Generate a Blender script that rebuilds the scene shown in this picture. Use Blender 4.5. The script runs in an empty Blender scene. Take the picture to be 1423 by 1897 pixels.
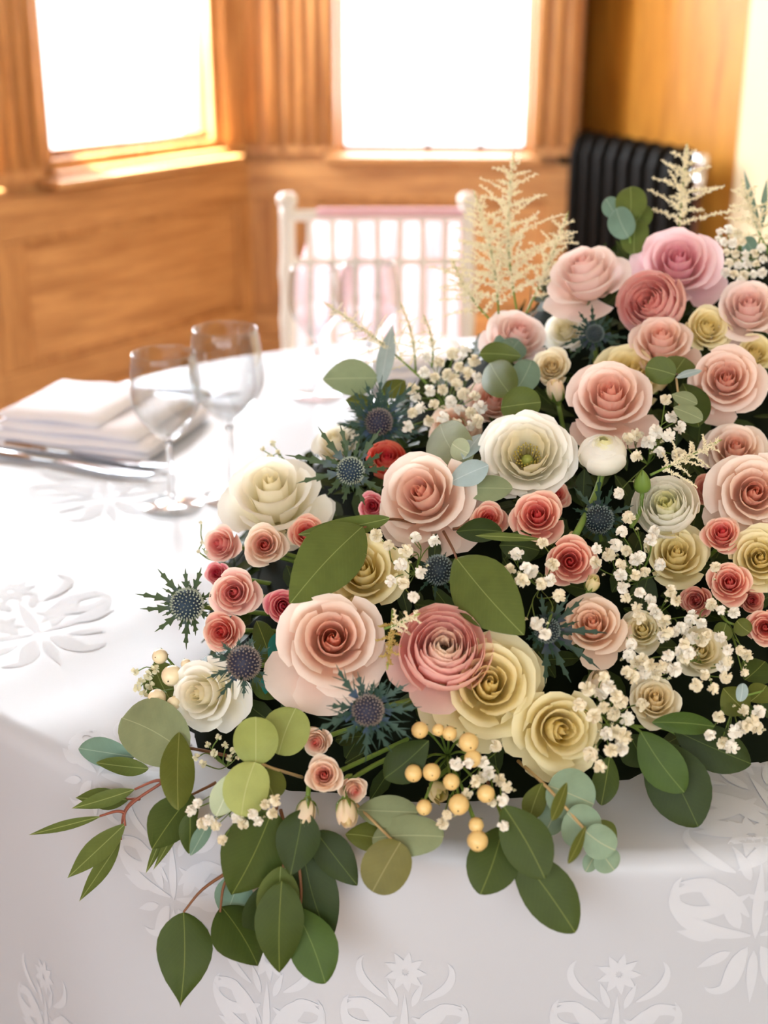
import bpy, math, random
import numpy as np
from mathutils import Vector, Matrix, Quaternion

S = bpy.context.scene
COL = S.collection
# ------------------------------------------------------------------ camera
cam = bpy.data.cameras.new('camera'); cam_ob = bpy.data.objects.new('camera', cam); COL.objects.link(cam_ob)
cam_ob.location = (0, 0, 1.29)
cam_ob.rotation_euler = (math.radians(90 - 21.574), 0, 0)
cam.sensor_fit = 'VERTICAL'; cam.sensor_height = 36.0; cam.lens = 47.44
cam.clip_start = 0.05
cam.dof.use_dof = True; cam.dof.focus_distance = 0.985; cam.dof.aperture_fstop = 4.8
S.camera = cam_ob
# ------------------------------------------------------------------ sky, sun, exposure
world = bpy.data.worlds.new('sky'); S.world = world; world.use_nodes = True
bg = world.node_tree.nodes['Background']
bg.inputs['Color'].default_value = (.93, .965, 1.0, 1); bg.inputs['Strength'].default_value = 2.3
sun = bpy.data.lights.new('sun', 'SUN'); sun.energy = 45.0; sun.angle = math.radians(0.6); sun.color = (1, .95, .86)
sun_ob = bpy.data.objects.new('sun', sun); COL.objects.link(sun_ob)
sun_from = Vector((-1.0, .03, 1.54)).normalized()
sun_ob.location = sun_from * 6
sun_ob.rotation_euler = sun_from.to_track_quat('Z', 'Y').to_euler()
# daylight standing in the three bay windows
def daylight(name, c, d_in, w, h, power):
    L = bpy.data.lights.new(name, 'AREA'); L.shape = 'RECTANGLE'; L.size = w; L.size_y = h; L.energy = power; L.color = (.86, .935, 1)
    o = bpy.data.objects.new(name, L); COL.objects.link(o); o.location = c; o.rotation_euler = Vector(d_in).to_track_quat('-Z', 'Z').to_euler()
daylight('daylight_left', (-.4155-.604*.36-.797*.24, 4.16-.797*.36+.604*.24, 1.5), (.797, -.604, -.15), .62, 1.25, 30)
daylight('daylight_far_left', (-.4155-.604*1.26-.797*.24, 4.16-.797*1.26+.604*.24, 1.5), (.797, -.604, -.15), .62, 1.25, 54)
daylight('daylight_back', (.14, 4.40, 1.5), (0, -1, -.15), .55, 1.25, 15)
S.view_settings.view_transform = 'Standard'; S.view_settings.look = 'None'
S.view_settings.exposure = 1.0; S.view_settings.gamma = 1.0
S.view_settings.use_curve_mapping = False
S.cycles.use_denoising = True
S.cycles.max_bounces = 10; S.cycles.transparent_max_bounces = 16

# ------------------------------------------------------------------ helpers
def lin(h):
    h = h.lstrip('#'); c = [int(h[i:i+2], 16) / 255 for i in (0, 2, 4)]
    return tuple(((x / 12.92) if x <= .04045 else ((x + .055) / 1.055) ** 2.4) for x in c) + (1.0,)

def new_mat(name):
    m = bpy.data.materials.new(name); m.use_nodes = True
    nt = m.node_tree; b = nt.nodes['Principled BSDF']
    return m, nt, b

def simple_mat(name, col, rough=.5, spec=.5, metal=0.0, trans=0.0):
    m, nt, b = new_mat(name)
    b.inputs['Base Color'].default_value = lin(col); b.inputs['Roughness'].default_value = rough
    b.inputs['Specular IOR Level'].default_value = spec; b.inputs['Metallic'].default_value = metal
    if trans: add_translucent(nt, b, trans, color=lin(col))
    return m

def add_translucent(nt, b, fac, link=None, color=None):
    t = nt.nodes.new('ShaderNodeBsdfTranslucent'); mx = nt.nodes.new('ShaderNodeMixShader')
    out = nt.nodes['Material Output']
    if link: nt.links.new(link, t.inputs['Color'])
    elif color: t.inputs['Color'].default_value = color
    mx.inputs['Fac'].default_value = fac
    nt.links.new(b.outputs[0], mx.inputs[1]); nt.links.new(t.outputs[0], mx.inputs[2])
    nt.links.new(mx.outputs[0], out.inputs['Surface'])

def mk(name, verts, faces, mat=None, parent=None, uv=None, smooth=True):
    me = bpy.data.meshes.new(name)
    me.from_pydata([tuple(map(float, v)) for v in verts], [], [tuple(f) for f in faces])
    if uv is not None:
        li = np.empty(len(me.loops), dtype=np.int32); me.loops.foreach_get('vertex_index', li)
        me.uv_layers.new(name='UVMap').data.foreach_set('uv', np.asarray(uv, dtype=np.float32)[li].ravel())
    if smooth: me.polygons.foreach_set('use_smooth', [True] * len(me.polygons))
    if mat is not None: me.materials.append(mat)
    me.update()
    return put(name, me, parent)

def put(name, me, parent=None):
    o = bpy.data.objects.new(name, me); COL.objects.link(o)
    if parent is not None: o.parent = parent
    return o

def thing(name, label, cat, loc=(0, 0, 0), quat=None, group=None, kind=None):
    o = bpy.data.objects.new(name, None); COL.objects.link(o)
    o.empty_display_size = .02; o.location = loc
    if quat is not None: o.rotation_mode = 'QUATERNION'; o.rotation_quaternion = quat
    if label: o['label'] = label
    if cat: o['category'] = cat
    if group: o['group'] = group
    if kind: o['kind'] = kind
    return o

class MB:                       # collects simple solids into one mesh
    def __init__(s): s.v = []; s.f = []
    def add(s, v, f):
        n = len(s.v); s.v += [tuple(p) for p in v]; s.f += [tuple(i + n for i in q) for q in f]; return s
    def box(s, a, b, bev=0.0):
        (x0, y0, z0), (x1, y1, z1) = a, b
        if bev <= 0:
            v = [(x, y, z) for x in (x0, x1) for y in (y0, y1) for z in (z0, z1)]
            f = [(0, 1, 3, 2), (4, 6, 7, 5), (0, 4, 5, 1), (2, 3, 7, 6), (0, 2, 6, 4), (1, 5, 7, 3)]
            return s.add(v, f)
        import bmesh
        bm = bmesh.new(); bmesh.ops.create_cube(bm, size=1)
        for q in bm.verts: q.co = ((x0+x1)/2 + q.co.x*(x1-x0), (y0+y1)/2 + q.co.y*(y1-y0), (z0+z1)/2 + q.co.z*(z1-z0))
        bmesh.ops.bevel(bm, geom=list(bm.edges), offset=bev, segments=2, affect='EDGES', profile=.5)
        bm.verts.index_update()
        s.add([tuple(q.co) for q in bm.verts], [[q.index for q in f.verts] for f in bm.faces]); bm.free(); return s
    def tube(s, pts, rad, n=6, cap=True):
        pts = [Vector(p) for p in pts]; m = len(pts)
        rad = rad if hasattr(rad, '__len__') else [rad] * m
        v = []; up = Vector((0, 0, 1)); prev = None
        for i, p in enumerate(pts):
            t = (pts[min(i + 1, m - 1)] - pts[max(i - 1, 0)])
            t = t.normalized() if t.length > 1e-9 else Vector((0, 0, 1))
            if prev is None:
                a = up if abs(t.z) < .9 else Vector((1, 0, 0)); x = t.cross(a).normalized()
            else:
                x = (prev - t * prev.dot(t)); x = x.normalized() if x.length > 1e-6 else t.orthogonal().normalized()
            prev = x; y = t.cross(x)
            for k in range(n):
                a = 2 * math.pi * k / n; v.append(p + (x * math.cos(a) + y * math.sin(a)) * rad[i])
        f = [(i*n+k, i*n+(k+1) % n, (i+1)*n+(k+1) % n, (i+1)*n+k) for i in range(m-1) for k in range(n)]
        if cap: f += [tuple(range(n))[::-1], tuple((m-1)*n + k for k in range(n))]
        return s.add(v, f)
    def lathe(s, prof, n=24, c=(0, 0, 0), close=False):
        v = []; m = len(prof)
        for r, z in prof:
            for k in range(n):
                a = 2*math.pi*k/n; v.append((c[0]+r*math.cos(a), c[1]+r*math.sin(a), c[2]+z))
        f = [(i*n+k, i*n+(k+1) % n, (i+1)*n+(k+1) % n, (i+1)*n+k) for i in range(m-1) for k in range(n)]
        if close: f += [((m-1)*n+k, (m-1)*n+(k+1) % n, (k+1) % n, k) for k in range(n)]
        return s.add(v, f)
    def build(s, name, mat, parent=None, smooth=True): return mk(name, s.v, s.f, mat, parent, smooth=smooth)

def bez3(p0, p1, p2, p3, t):
    u = 1 - t
    return p0*u**3 + p1*3*u*u*t + p2*3*u*t*t + p3*t**3
def curve_pts(pts, n=8):            # Catmull-Rom through the points
    P = [Vector(p) for p in pts]
    if len(P) == 2: return [P[0].lerp(P[1], i/n) for i in range(n+1)]
    P = [P[0]*2 - P[1]] + P + [P[-1]*2 - P[-2]]; out = []
    for i in range(1, len(P)-2):
        a, b, c, d = P[i-1:i+3]
        for k in range(n):
            t = k/n
            out.append(.5*((2*b) + (c-a)*t + (2*a-5*b+4*c-d)*t*t + (3*b-a-3*c+d)*t**3))
    return out + [P[-2]]
# woven figures: x, y on the unrolled cloth, turn, scale
FIGURES = [(0.094, -0.717, 0.13, 0.6), (-0.0, -0.822, -0.0, 0.5), (-0.334, -0.671, -0.46, 0.5), (-0.289, -0.79, -0.35, 0.5), (-0.172, -0.814, -0.21, 0.5), (-0.583, -0.746, -0.66, 0.5), (-0.486, -0.331, 0.5, 0.75), (-0.356, -0.569, -0.6, 0.45), (0.111, -0.627, 0.2, 0.7), (-0.482, 0.007, 0.3, 0.8)]
# ------------------------------------------------------------------ room
def wood_mat(name, c1, c2, rough=.45, sx=(14, 14, 1.2), coat=.0):
    m, nt, b = new_mat(name)
    tc = nt.nodes.new('ShaderNodeTexCoord'); mp = nt.nodes.new('ShaderNodeMapping'); mp.inputs['Scale'].default_value = sx
    n1 = nt.nodes.new('ShaderNodeTexNoise'); n1.inputs['Scale'].default_value = 3.0; n1.inputs['Detail'].default_value = 6; n1.inputs['Distortion'].default_value = .6
    n2 = nt.nodes.new('ShaderNodeTexNoise'); n2.inputs['Scale'].default_value = 22; n2.inputs['Detail'].default_value = 3
    ad = nt.nodes.new('ShaderNodeMath'); ad.operation = 'MULTIPLY_ADD'; ad.inputs[1].default_value = .35
    cr = nt.nodes.new('ShaderNodeValToRGB'); cr.color_ramp.elements[0].position = .45; cr.color_ramp.elements[1].position = .85
    cr.color_ramp.elements[0].color = lin(c1); cr.color_ramp.elements[1].color = lin(c2)
    L = nt.links.new
    L(tc.outputs['Object'], mp.inputs[0]); L(mp.outputs[0], n1.inputs['Vector']); L(mp.outputs[0], n2.inputs['Vector'])
    L(n2.outputs['Fac'], ad.inputs[0]); L(n1.outputs['Fac'], ad.inputs[2]); L(ad.outputs[0], cr.inputs[0]); L(cr.outputs[0], b.inputs['Base Color'])
    b.inputs['Roughness'].default_value = rough; b.inputs['Coat Weight'].default_value = coat; b.inputs['Coat Roughness'].default_value = .25
    bp = nt.nodes.new('ShaderNodeBump'); bp.inputs['Strength'].default_value = .08; L(ad.outputs[0], bp.inputs['Height']); L(bp.outputs[0], b.inputs['Normal'])
    return m
OAK = wood_mat('honey_oak', '#9C673A', '#D09C62', .42)
OAKH = wood_mat('honey_oak_across', '#A06C3E', '#D29F66', .42, (1.2, 14, 14))
OAKD = wood_mat('dark_oak', '#6B3D1C', '#9C6232', .4)
PLY = wood_mat('amber_panel', '#9C641F', '#C88A34', .38, (6, 6, .8))
PLASTER = simple_mat('cream_plaster', '#D9C7A4', .7, .3)
def facet(name, O, d, kind='structure'):
    d = Vector((d[0], d[1], 0)).normalized()
    q = Matrix(((d.x, -d.y, 0), (d.y, d.x, 0), (0, 0, 1))).to_quaternion()
    return O, q
LO = Vector((-.4155, 4.16, 0)); Ld = Vector((.604, .797, 0)).normalized()
LNEAR = LO - Ld * 2.0
MO = LO; Md = Vector((.96, -.06, 0)).normalized(); MEND = MO + Md * .99
RO = Vector((.66, 4.22, 0)) - Vector((.42, -.91, 0)).normalized() * .12; Rd = Vector((.42, -.91, 0)).normalized(); REND = RO + Rd * 2.3
def quat_of(d): return Matrix(((d.x, -d.y, 0), (d.y, d.x, 0), (0, 0, 1))).to_quaternion()
HT = 2.6; TOPW = 2.12

def wall(name, O, d, length, holes, mat, label, y0=0.0, y1=.14):
    """solid wall along local x, outward +y, with rectangular holes (x0,x1,z0,z1)"""
    m = MB(); xs = 0.0
    for (a, b, z0, z1) in sorted(holes):
        m.box((xs, y0, 0), (a, y1, HT)); m.box((a, y0, 0), (b, y1, z0)); m.box((a, y0, z1), (b, y1, HT)); xs = b
    m.box((xs, y0, 0), (length, y1, HT))
    o = m.build(name, mat, smooth=False); o['kind'] = 'structure'; o['label'] = label
    o.location = O; o.rotation_mode = 'QUATERNION'; o.rotation_quaternion = quat_of(d)
    return o
def panel_set(w, x0, x1, z0, z1, zt, wid_l=.1, wid_r=.1):
    """raised stiles and rails around a sunk panel: x0..x1 z0..z1 is the panel; the frame reaches zt above and a skirting below"""
    f = .022
    MB().box((x0-wid_l, -f, z1), (x1+wid_r, .0, zt), .004).build('rail', OAKH, w, False)
    MB().box((x0-wid_l, -f, .25), (x1+wid_r, .0, z0), .004).build('rail', OAKH, w, False)
    MB().box((x0-wid_l, -f, z0), (x0, .0, z1), .004).build('stile', OAK, w, False)
    MB().box((x1, -f, z0), (x1+wid_r, .0, z1), .004).build('stile', OAK, w, False)
    # sunk panel with a moulded bead
    MB().box((x0+.002, -.006, z0+.002), (x1-.002, .0, z1-.002)).build('panel', OAKH, w, False)
    b = MB()
    for a, c in (((x0, -.016, z0), (x1, -.004, z0+.014)), ((x0, -.016, z1-.014), (x1, -.004, z1)), ((x0, -.016, z0), (x0+.014, -.004, z1)), ((x1-.014, -.016, z0), (x1, -.004, z1))):
        b.box(a, c, .004)
    b.build('moulding', OAK, w, False)
def casing(w, x0, x1, z0, z1, n):
    """fluted pilaster: backing board plus n half-round reeds"""
    MB().box((x0, -.02, z0), (x1, 0, z1), .003).build('casing', OAK, w, False)
    step = (x1-x0)/n
    for i in range(n):
        xc = x0+step*(i+.5); m = MB(); r = step*.36
        v = []; nn = 7
        for z in (z0+.03, z1):
            for k in range(nn):
                a = math.pi*k/(nn-1); v.append((xc-r*math.cos(a), -.02-r*.8*math.sin(a), z))
        fs = [(k, k+1, nn+k+1, nn+k) for k in range(nn-1)] + [tuple(range(nn))[::-1], tuple(range(nn, 2*nn))]
        m.add(v, fs).build('reed', OAK, w)
def glass_pane_mat():
    m, nt, b = new_mat('window_glass'); nt.nodes.remove(b)
    t = nt.nodes.new('ShaderNodeBsdfTransparent'); g = nt.nodes.new('ShaderNodeBsdfGlossy'); g.inputs['Roughness'].default_value = .02
    mx = nt.nodes.new('ShaderNodeMixShader'); mx.inputs[0].default_value = .05
    nt.links.new(t.outputs[0], mx.inputs[1]); nt.links.new(g.outputs[0], mx.inputs[2])
    nt.links.new(mx.outputs[0], nt.nodes['Material Output'].inputs['Surface']); return m
PANE = glass_pane_mat()
BRONZE = simple_mat('dark_bronze', '#3A2A1E', .4, .5, .8)
def window(name, O, d, x0, x1, z0, z1, label, lifts=(), stool=.80, gy=.10, reach=.05):
    w = thing(name, label, None, O, quat_of(d), kind='structure')
    fr = .035
    m = MB()
    for a, b in (((x0-.03, gy-.04, z0-.05), (x0, gy+.04, z1+.05)), ((x1, gy-.04, z0-.05), (x1+.03, gy+.04, z1+.05)), ((x0-.03, gy-.04, z1), (x1+.03, gy+.04, z1+.05)), ((x0-.03, gy-.04, z0-.05), (x1+.03, gy+.04, z0-.02))): m.box(a, b, .004)
    m.build('window_frame', OAK, w, False)
    m = MB(); e = .022
    for a, b in (((x0, gy-.015, z0-.02), (x0+.004, gy+.015, z1)), ((x1-.004, gy-.015, z0-.02), (x1, gy+.015, z1)), ((x0, gy-.015, z0-.02), (x1, gy+.015, z0)), ((x0, gy-.015, z1-e), (x1, gy+.015, z1))): m.box(a, b)
    m.build('sash', OAKD, w, False)
    if z0-stool > .03: MB().box((x0-.02, -reach*.55, stool), (x1+.02, gy-.028, stool+.016), .004).build('sill_step', OAKH, w, False)
    MB().box((x0+.002, gy-.002, z0), (x1-.002, gy+.002, z1-e)).build('pane', PANE, w, False)
    MB().box((x0-.05, -reach, stool-.022), (x1+.05, gy-.015, stool), .006).build('window_sill', OAKH, w, False)
    MB().box((x0-.03, gy-.028, stool), (x1+.03, gy-.012, z0-.018), .003).build('sill_board', OAKD, w, False) if z0-.018-stool > .012 else None
    for lx in lifts:
        MB().lathe([(.0, -.004), (.012, -.004), (.012, .0), (.006, .004), (.007, .012), (.0, .014)], 12, (lx, gy-.017, z0)).build('sash_lift', BRONZE, w)
    return w
# left wall of the bay: local x runs 0..2 towards the corner
lw = wall('wall_left', LNEAR, Ld, 2.0, [(1.24, 1.88, .80, TOPW), (.40, 1.02, .80, TOPW)], OAK, 'oak panelled wall of the bay under the left window')
panel_set(lw, 1.13, 1.945, .335, .668, .778, .09, .055)
panel_set(lw, .12, .95, .335, .668, .778, .12, .09)
casing(lw, 1.03, 1.232, .812, TOPW+.1, 5); casing(lw, 1.888, 1.995, .812, TOPW+.1, 3)
casing(lw, .2, .385, .802, TOPW+.1, 4)
MB().box((0, -.03, TOPW), (2.0, 0, TOPW+.14), .006).build('head_casing', OAKH, lw, False)
window('window_1', LNEAR, Ld, 1.262, 1.858, .876, TOPW-.03, 'bright window in the left wall of the bay, sun on its sill', stool=.812, gy=.03, reach=.085)
window('window_3', LNEAR, Ld, .42, 1.0, .876, TOPW-.03, 'window farther left in the same wall', stool=.812, gy=.03, reach=.085)
bl = MB().box((0, -.034, 0), (2.0, 0, .25), .008).build('baseboard_left', OAKH, None, False); bl['kind'] = 'structure'
bl.location = LNEAR; bl.rotation_mode = 'QUATERNION'; bl.rotation_quaternion = quat_of(Ld)
# middle wall
mw = wall('wall_back', MO, Md, .99, [(.275, .85, .78, TOPW)], OAK, 'oak panelled wall of the bay behind the chair')
panel_set(mw, .218, .90, .335, .675, .778, .212, .09)
casing(mw, .0, .115, .802, TOPW+.1, 2); casing(mw, .118, .272, .802, TOPW+.1, 4); casing(mw, .852, .985, .802, TOPW+.1, 3)
MB().box((0, -.03, TOPW), (.99, 0, TOPW+.14), .006).build('head_casing', OAKH, mw, False)
window('window_2', MO, Md, .288, .836, .818, TOPW-.03, 'bright window in the middle wall behind the chair', (.544, .703), stool=.802)
bb = MB().box((0, -.034, 0), (.99, 0, .25), .008).build('baseboard_back', OAKH, None, False); bb['kind'] = 'structure'
bb.location = MO; bb.rotation_mode = 'QUATERNION'; bb.rotation_quaternion = quat_of(Md)
# return into the radiator alcove and the right wall
rt = (RO - MEND); rl = rt.length
rw0 = wall('wall_return', MEND, rt.normalized(), rl, [], OAKD, 'narrow dark oak return beside the radiator', 0, .1)
rw = wall('wall_right', RO, Rd, .80, [], PLY, 'amber wood panelled wall behind the radiator', 0, .1)
rc = wall('wall_pier', RO + Rd*.80, Rd, 1.5, [], PLASTER, 'cream painted wall at the right edge', -.035, .1)
br = MB().box((0, -.025, 0), (.80, 0, .16), .006).build('baseboard_right', OAKD, None, False); br['kind'] = 'structure'
br.location = RO; br.rotation_mode = 'QUATERNION'; br.rotation_quaternion = quat_of(Rd)
# rest of the room; half-height walls added behind the camera dim sky fill on the drape
BACKY = -2.2
sl = MB().box((LNEAR.x-.14, -.3, 0), (LNEAR.x, LNEAR.y+.06, HT)).build('wall_side_left', OAK, None, False); sl['kind'] = 'structure'
ADDEDW = simple_mat('grey_added_wall', '#B4B6BA', .8, .2)
RX = (RO + Rd*2.3)
for nm, a, b_ in (('wall_added_back', (LNEAR.x-.14, BACKY-.12, 0), (RX.x+.14, BACKY, 1.15)), ('wall_added_side', (LNEAR.x-.14, BACKY, 0), (LNEAR.x, -.3, 1.15))):
    q_ = MB().box(a, b_).build(nm, ADDEDW, None, False); q_['kind'] = 'structure'
sr = MB().box((RX.x, BACKY, 0), (RX.x+.14, RX.y, HT)).build('wall_side_right', PLASTER, None, False); sr['kind'] = 'structure'
OUT = [(LNEAR.x-.14, BACKY), (RX.x+.14, BACKY), (RX.x+.14, RX.y), (RO.x+.05, RO.y+.05), (MEND.x, MEND.y+.12), (LO.x-.06, LO.y+.12), (LNEAR.x-.11, LNEAR.y+.08)]
def slab(name, z0, z1, mat):
    n = len(OUT); v = [(x, y, z0) for x, y in OUT]+[(x, y, z1) for x, y in OUT]
    o = mk(name, v, [tuple(range(n))[::-1], tuple(range(n, 2*n))]+[(i, (i+1) % n, n+(i+1) % n, n+i) for i in range(n)], mat, None, smooth=False); o['kind'] = 'structure'
slab('floor', -.05, 0, wood_mat('floor_oak', '#5A4634', '#8A7056', .35, (8, 1, 8)))
slab('ceiling', HT, HT+.08, simple_mat('beige_ceiling', '#B9AC9A', .8, .2))  # unseen ceiling, beige picked to lessen the light it bounces down

# ------------------------------------------------------------------ radiator
IRON = simple_mat('black_iron', '#0B0907', .5, .14)
CHROME = simple_mat('chrome', '#E8E8EA', .08, .5, 1.0)
rad = thing('radiator', 'black cast iron column radiator against the amber panelled wall', 'radiator', RO + Rd*.2, quat_of(Rd))
sec = MB(); W, ZT, ZB = .05, .868, .1
for yc in (-.085, -.165):
    prof = [(-.5, ZB), (-.5, ZT-.03)]
    sec.tube([(0, yc, ZB), (0, yc, ZB+.04), (0, yc, ZT-.05), (0, yc*1.0+.012*(1 if yc < -.1 else -1), ZT-.015), (0, -.125, ZT)], [.014, .017, .017, .017, .015], 10)
sec.tube([(0, -.08, ZB+.05), (0, -.17, ZB+.05)], .02, 8)
sec.tube([(0, -.085, ZT-.04), (0, -.165, ZT-.04)], .018, 8)
s0 = None
for i in range(9):
    if s0 is None: s0 = sec.build('section', IRON, rad); o = s0
    else: o = put('section', s0.data, rad)
    o.location = (-.03+i*.0653, 0, 0)
MB().tube([(-.05, -.125, ZT-.06), (-.03+9*.058+.03, -.125, ZT-.06)], .012, 10).build('nipple_rod', IRON, rad)
cx = MB(); cx.tube([(-.05, -.125, ZB+.05), (-.03+9*.058+.03, -.125, ZB+.05)], .012, 10)
cx.build('nipple_rod', IRON, rad)
for x in (-.03, -.03+9*.058):
    for yc in (-.085, -.165): MB().tube([(x, yc, 0), (x, yc, ZB+.02)], [.022, .016], 8).build('foot', IRON, rad)
xe = -.03+9*.058+.03
v = MB(); v.tube([(xe, -.125, ZT-.05), (xe+.05, -.125, ZT-.05)], .011, 10); v.lathe([(.0, 0), (.017, 0), (.019, .008), (.019, .034), (.014, .042), (0, .044)], 14, (xe+.05, -.125, ZT-.04)); v.tube([(xe+.05, -.125, ZT-.04), (xe+.05, -.125, ZT-.1)], .014, 10)
vo = v.build('valve', CHROME, rad); vo['label'] = 'chrome radiator valve'
MB().tube([(xe+.05, -.125, ZT-.1), (xe+.05, -.125, 0)], .008, 8).build('pipe', simple_mat('copper_brown', '#5B3420', .35, .5, .6), rad)

# ------------------------------------------------------------------ table and cloth
TCX, TCY, TR, TZ = .16, 1.44, .70, .75
WOODLEG = simple_mat('dark_table_wood', '#4A3220', .5)
tb = thing('round_table', 'round table hidden under the white damask cloth', 'table', (TCX, TCY, 0))
MB().lathe([(0, TZ-.035), (TR-.012, TZ-.035), (TR-.006, TZ-.02), (TR-.012, TZ-.008), (0, TZ-.006)], 48).build('tabletop', WOODLEG, tb)
for k in range(4):
    a = math.pi/4 + k*math.pi/2
    MB().tube([(math.cos(a)*.45, math.sin(a)*.45, 0), (math.cos(a)*.42, math.sin(a)*.42, TZ-.03)], [.018, .022], 8).build('leg', WOODLEG, tb)
def cloth_pt(rho, th):
    R0 = TR; rr = .016
    x = rho - (R0 - rr)
    if x <= 0: r, z = rho, 0.0; dz = 0
    elif x < rr*math.pi/2: a = x/rr; r = R0-rr+rr*math.sin(a); z = -rr*(1-math.cos(a)); dz = 0
    else: dz = x - rr*math.pi/2; r = R0; z = -rr-dz
    if dz > 0:
        k = min(1.0, dz/.45); k = k*k*(3-2*k)*.75 + k*.25
        f = .55*math.sin(9*th+.9) + .35*math.sin(14*th+2.2+.5*math.sin(2*th)) + .22*math.sin(23*th+.3)
        r += k*(.028 + .034*f); z += .0
    z += .0012*math.sin(7.3*rho*math.cos(th)*6+1)*math.sin(rho*math.sin(th)*31) if x <= 0 else 0
    return Vector((r*math.cos(th), r*math.sin(th), z))
def cloth_mats():
    m, nt, b = new_mat('white_damask_ground')
    b.inputs['Base Color'].default_value = lin('#BCC2CC'); b.inputs['Roughness'].default_value = .42; b.inputs['Specular IOR Level'].default_value = .55
    tc = nt.nodes.new('ShaderNodeTexCoord'); n = nt.nodes.new('ShaderNodeTexNoise'); n.inputs['Scale'].default_value = 1400
    bp = nt.nodes.new('ShaderNodeBump'); bp.inputs['Strength'].default_value = .05; nt.links.new(tc.outputs['Object'], n.inputs['Vector']); nt.links.new(n.outputs['Fac'], bp.inputs['Height']); nt.links.new(bp.outputs[0], b.inputs['Normal'])
    m2 = simple_mat('white_damask_figure', '#C8CED8', .6, .3)
    return m, m2
CLOTH, DAMASK = cloth_mats()
cl = thing('tablecloth', 'white damask tablecloth draped to the floor over the round table', 'tablecloth', (TCX, TCY, TZ+.001))
nth = 288
rhos = list(np.linspace(0, TR-.016, 18)) + list(TR-.016+np.linspace(0, .0251, 7)[1:]) + list(TR+.0091+np.linspace(0, .70, 30)[1:])
vs = [cloth_pt(0, 0)]
for r in rhos[1:]:
    for k in range(nth): vs.append(cloth_pt(r, 2*math.pi*k/nth))
fs = [(0, 1+k, 1+(k+1) % nth) for k in range(nth)]
for i in range(len(rhos)-2):
    for k in range(nth): fs.append((1+i*nth+k, 1+(i+1)*nth+k, 1+(i+1)*nth+(k+1) % nth, 1+i*nth+(k+1) % nth))
mk('cloth', vs, fs, CLOTH, cl)
# woven figures: strips laid out flat (metres on the unrolled cloth) and carried on to the draped surface
def strip(pts, wid):
    """centre line points (x,y) and widths -> list of (left,right) pairs"""
    out = []
    for i, p in enumerate(pts):
        a = pts[max(0, i-1)]; b = pts[min(len(pts)-1, i+1)]; t = np.array(b)-np.array(a); t = t/(np.linalg.norm(t)+1e-9); nrm = np.array((-t[1], t[0]))
        out.append((np.array(p)+nrm*wid[i], np.array(p)-nrm*wid[i]))
    return out
def tear(x, y, ang, L, w, n=8):
    c, s = math.cos(ang), math.sin(ang)
    return strip([(x+c*L*i/n, y+s*L*i/n) for i in range(n+1)], [w*math.sin(math.pi*(i/n)**.75)+1e-4 for i in range(n+1)])
def scroll(x, y, ang, L, w, curl, n=14):
    pts = [(x, y)]; a = ang
    for i in range(n):
        a += curl*(i/n)**1.2/n*2; pts.append((pts[-1][0]+math.cos(a)*L/n, pts[-1][1]+math.sin(a)*L/n))
    return strip(pts, [w*(.15+math.sin(math.pi*min(1, (i/n)*1.02))**.8)*(1 if i < n else .2) for i in range(n+1)])
def medallion():
    S_ = []
    for k in range(9): S_.append(tear(0.004*math.cos(k*.698), .075+.004*math.sin(k*.698), k*.698, .03, .0065))
    for sgn in (-1, 1):
        def mir(st): return [(np.array((sgn*a[0], a[1])), np.array((sgn*b[0], b[1]))) for a, b in st]
        S_ += [mir(scroll(.006, -.055, .15, .15, .0085, 2.4)), mir(scroll(.010, -.03, .9, .12, .0075, -2.2)), mir(scroll(.012, .0, -.5, .12, .008, 2.8)),
               mir(scroll(.03, .03, .5, .09, .006, 2.2)), mir(tear(.02, -.045, 1.1, .055, .009)), mir(tear(.035, -.02, .75, .05, .008)), mir(tear(.05, -.055, .3, .05, .0075)),
               mir(tear(.012, .018, 1.2, .045, .006)), mir(tear(.008, -.07, -1.0, .06, .009)), mir(tear(.03, -.075, -.4, .045, .007)), mir(scroll(.01, -.08, -1.3, .08, .006, 2.4)), mir(tear(.05, .02, .1, .045, .006))]
    S_ += [tear(0, -.06, math.pi/2, .1, .007), tear(0, -.075, -math.pi/2, .07, .007)]
    return S_
MED = medallion()
def place_figure(px, py, rot, sc=1.0):
    """px,py: place on the unrolled cloth relative to the table centre"""
    v = []; f = []
    c, s = math.cos(rot)*sc, math.sin(rot)*sc
    for st in MED:
        n0 = len(v)
        for a, b in st:
            for t in (0, .5, 1):
                p = a*(1-t)+b*t; q = (px+c*p[0]-s*p[1], py+s*p[0]+c*p[1])
                rho = math.hypot(*q); th = math.atan2(q[1], q[0]); e = .002
                P = cloth_pt(rho, th); n = (cloth_pt(rho+e, th)-P).cross(cloth_pt(rho, th+e/max(rho, .01))-P)
                n = n.normalized() if n.length > 0 else Vector((0, 0, 1))
                v.append(P+n*.0004)
        m = len(st)
        for i in range(m-1):
            for k in range(2): f.append((n0+i*3+k, n0+i*3+k+1, n0+(i+1)*3+k+1, n0+(i+1)*3+k))
    o = mk('woven_figure', v, f, DAMASK, cl)
    return o
for (px, py, rot, sc) in FIGURES: place_figure(px, py, rot, sc)

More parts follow.
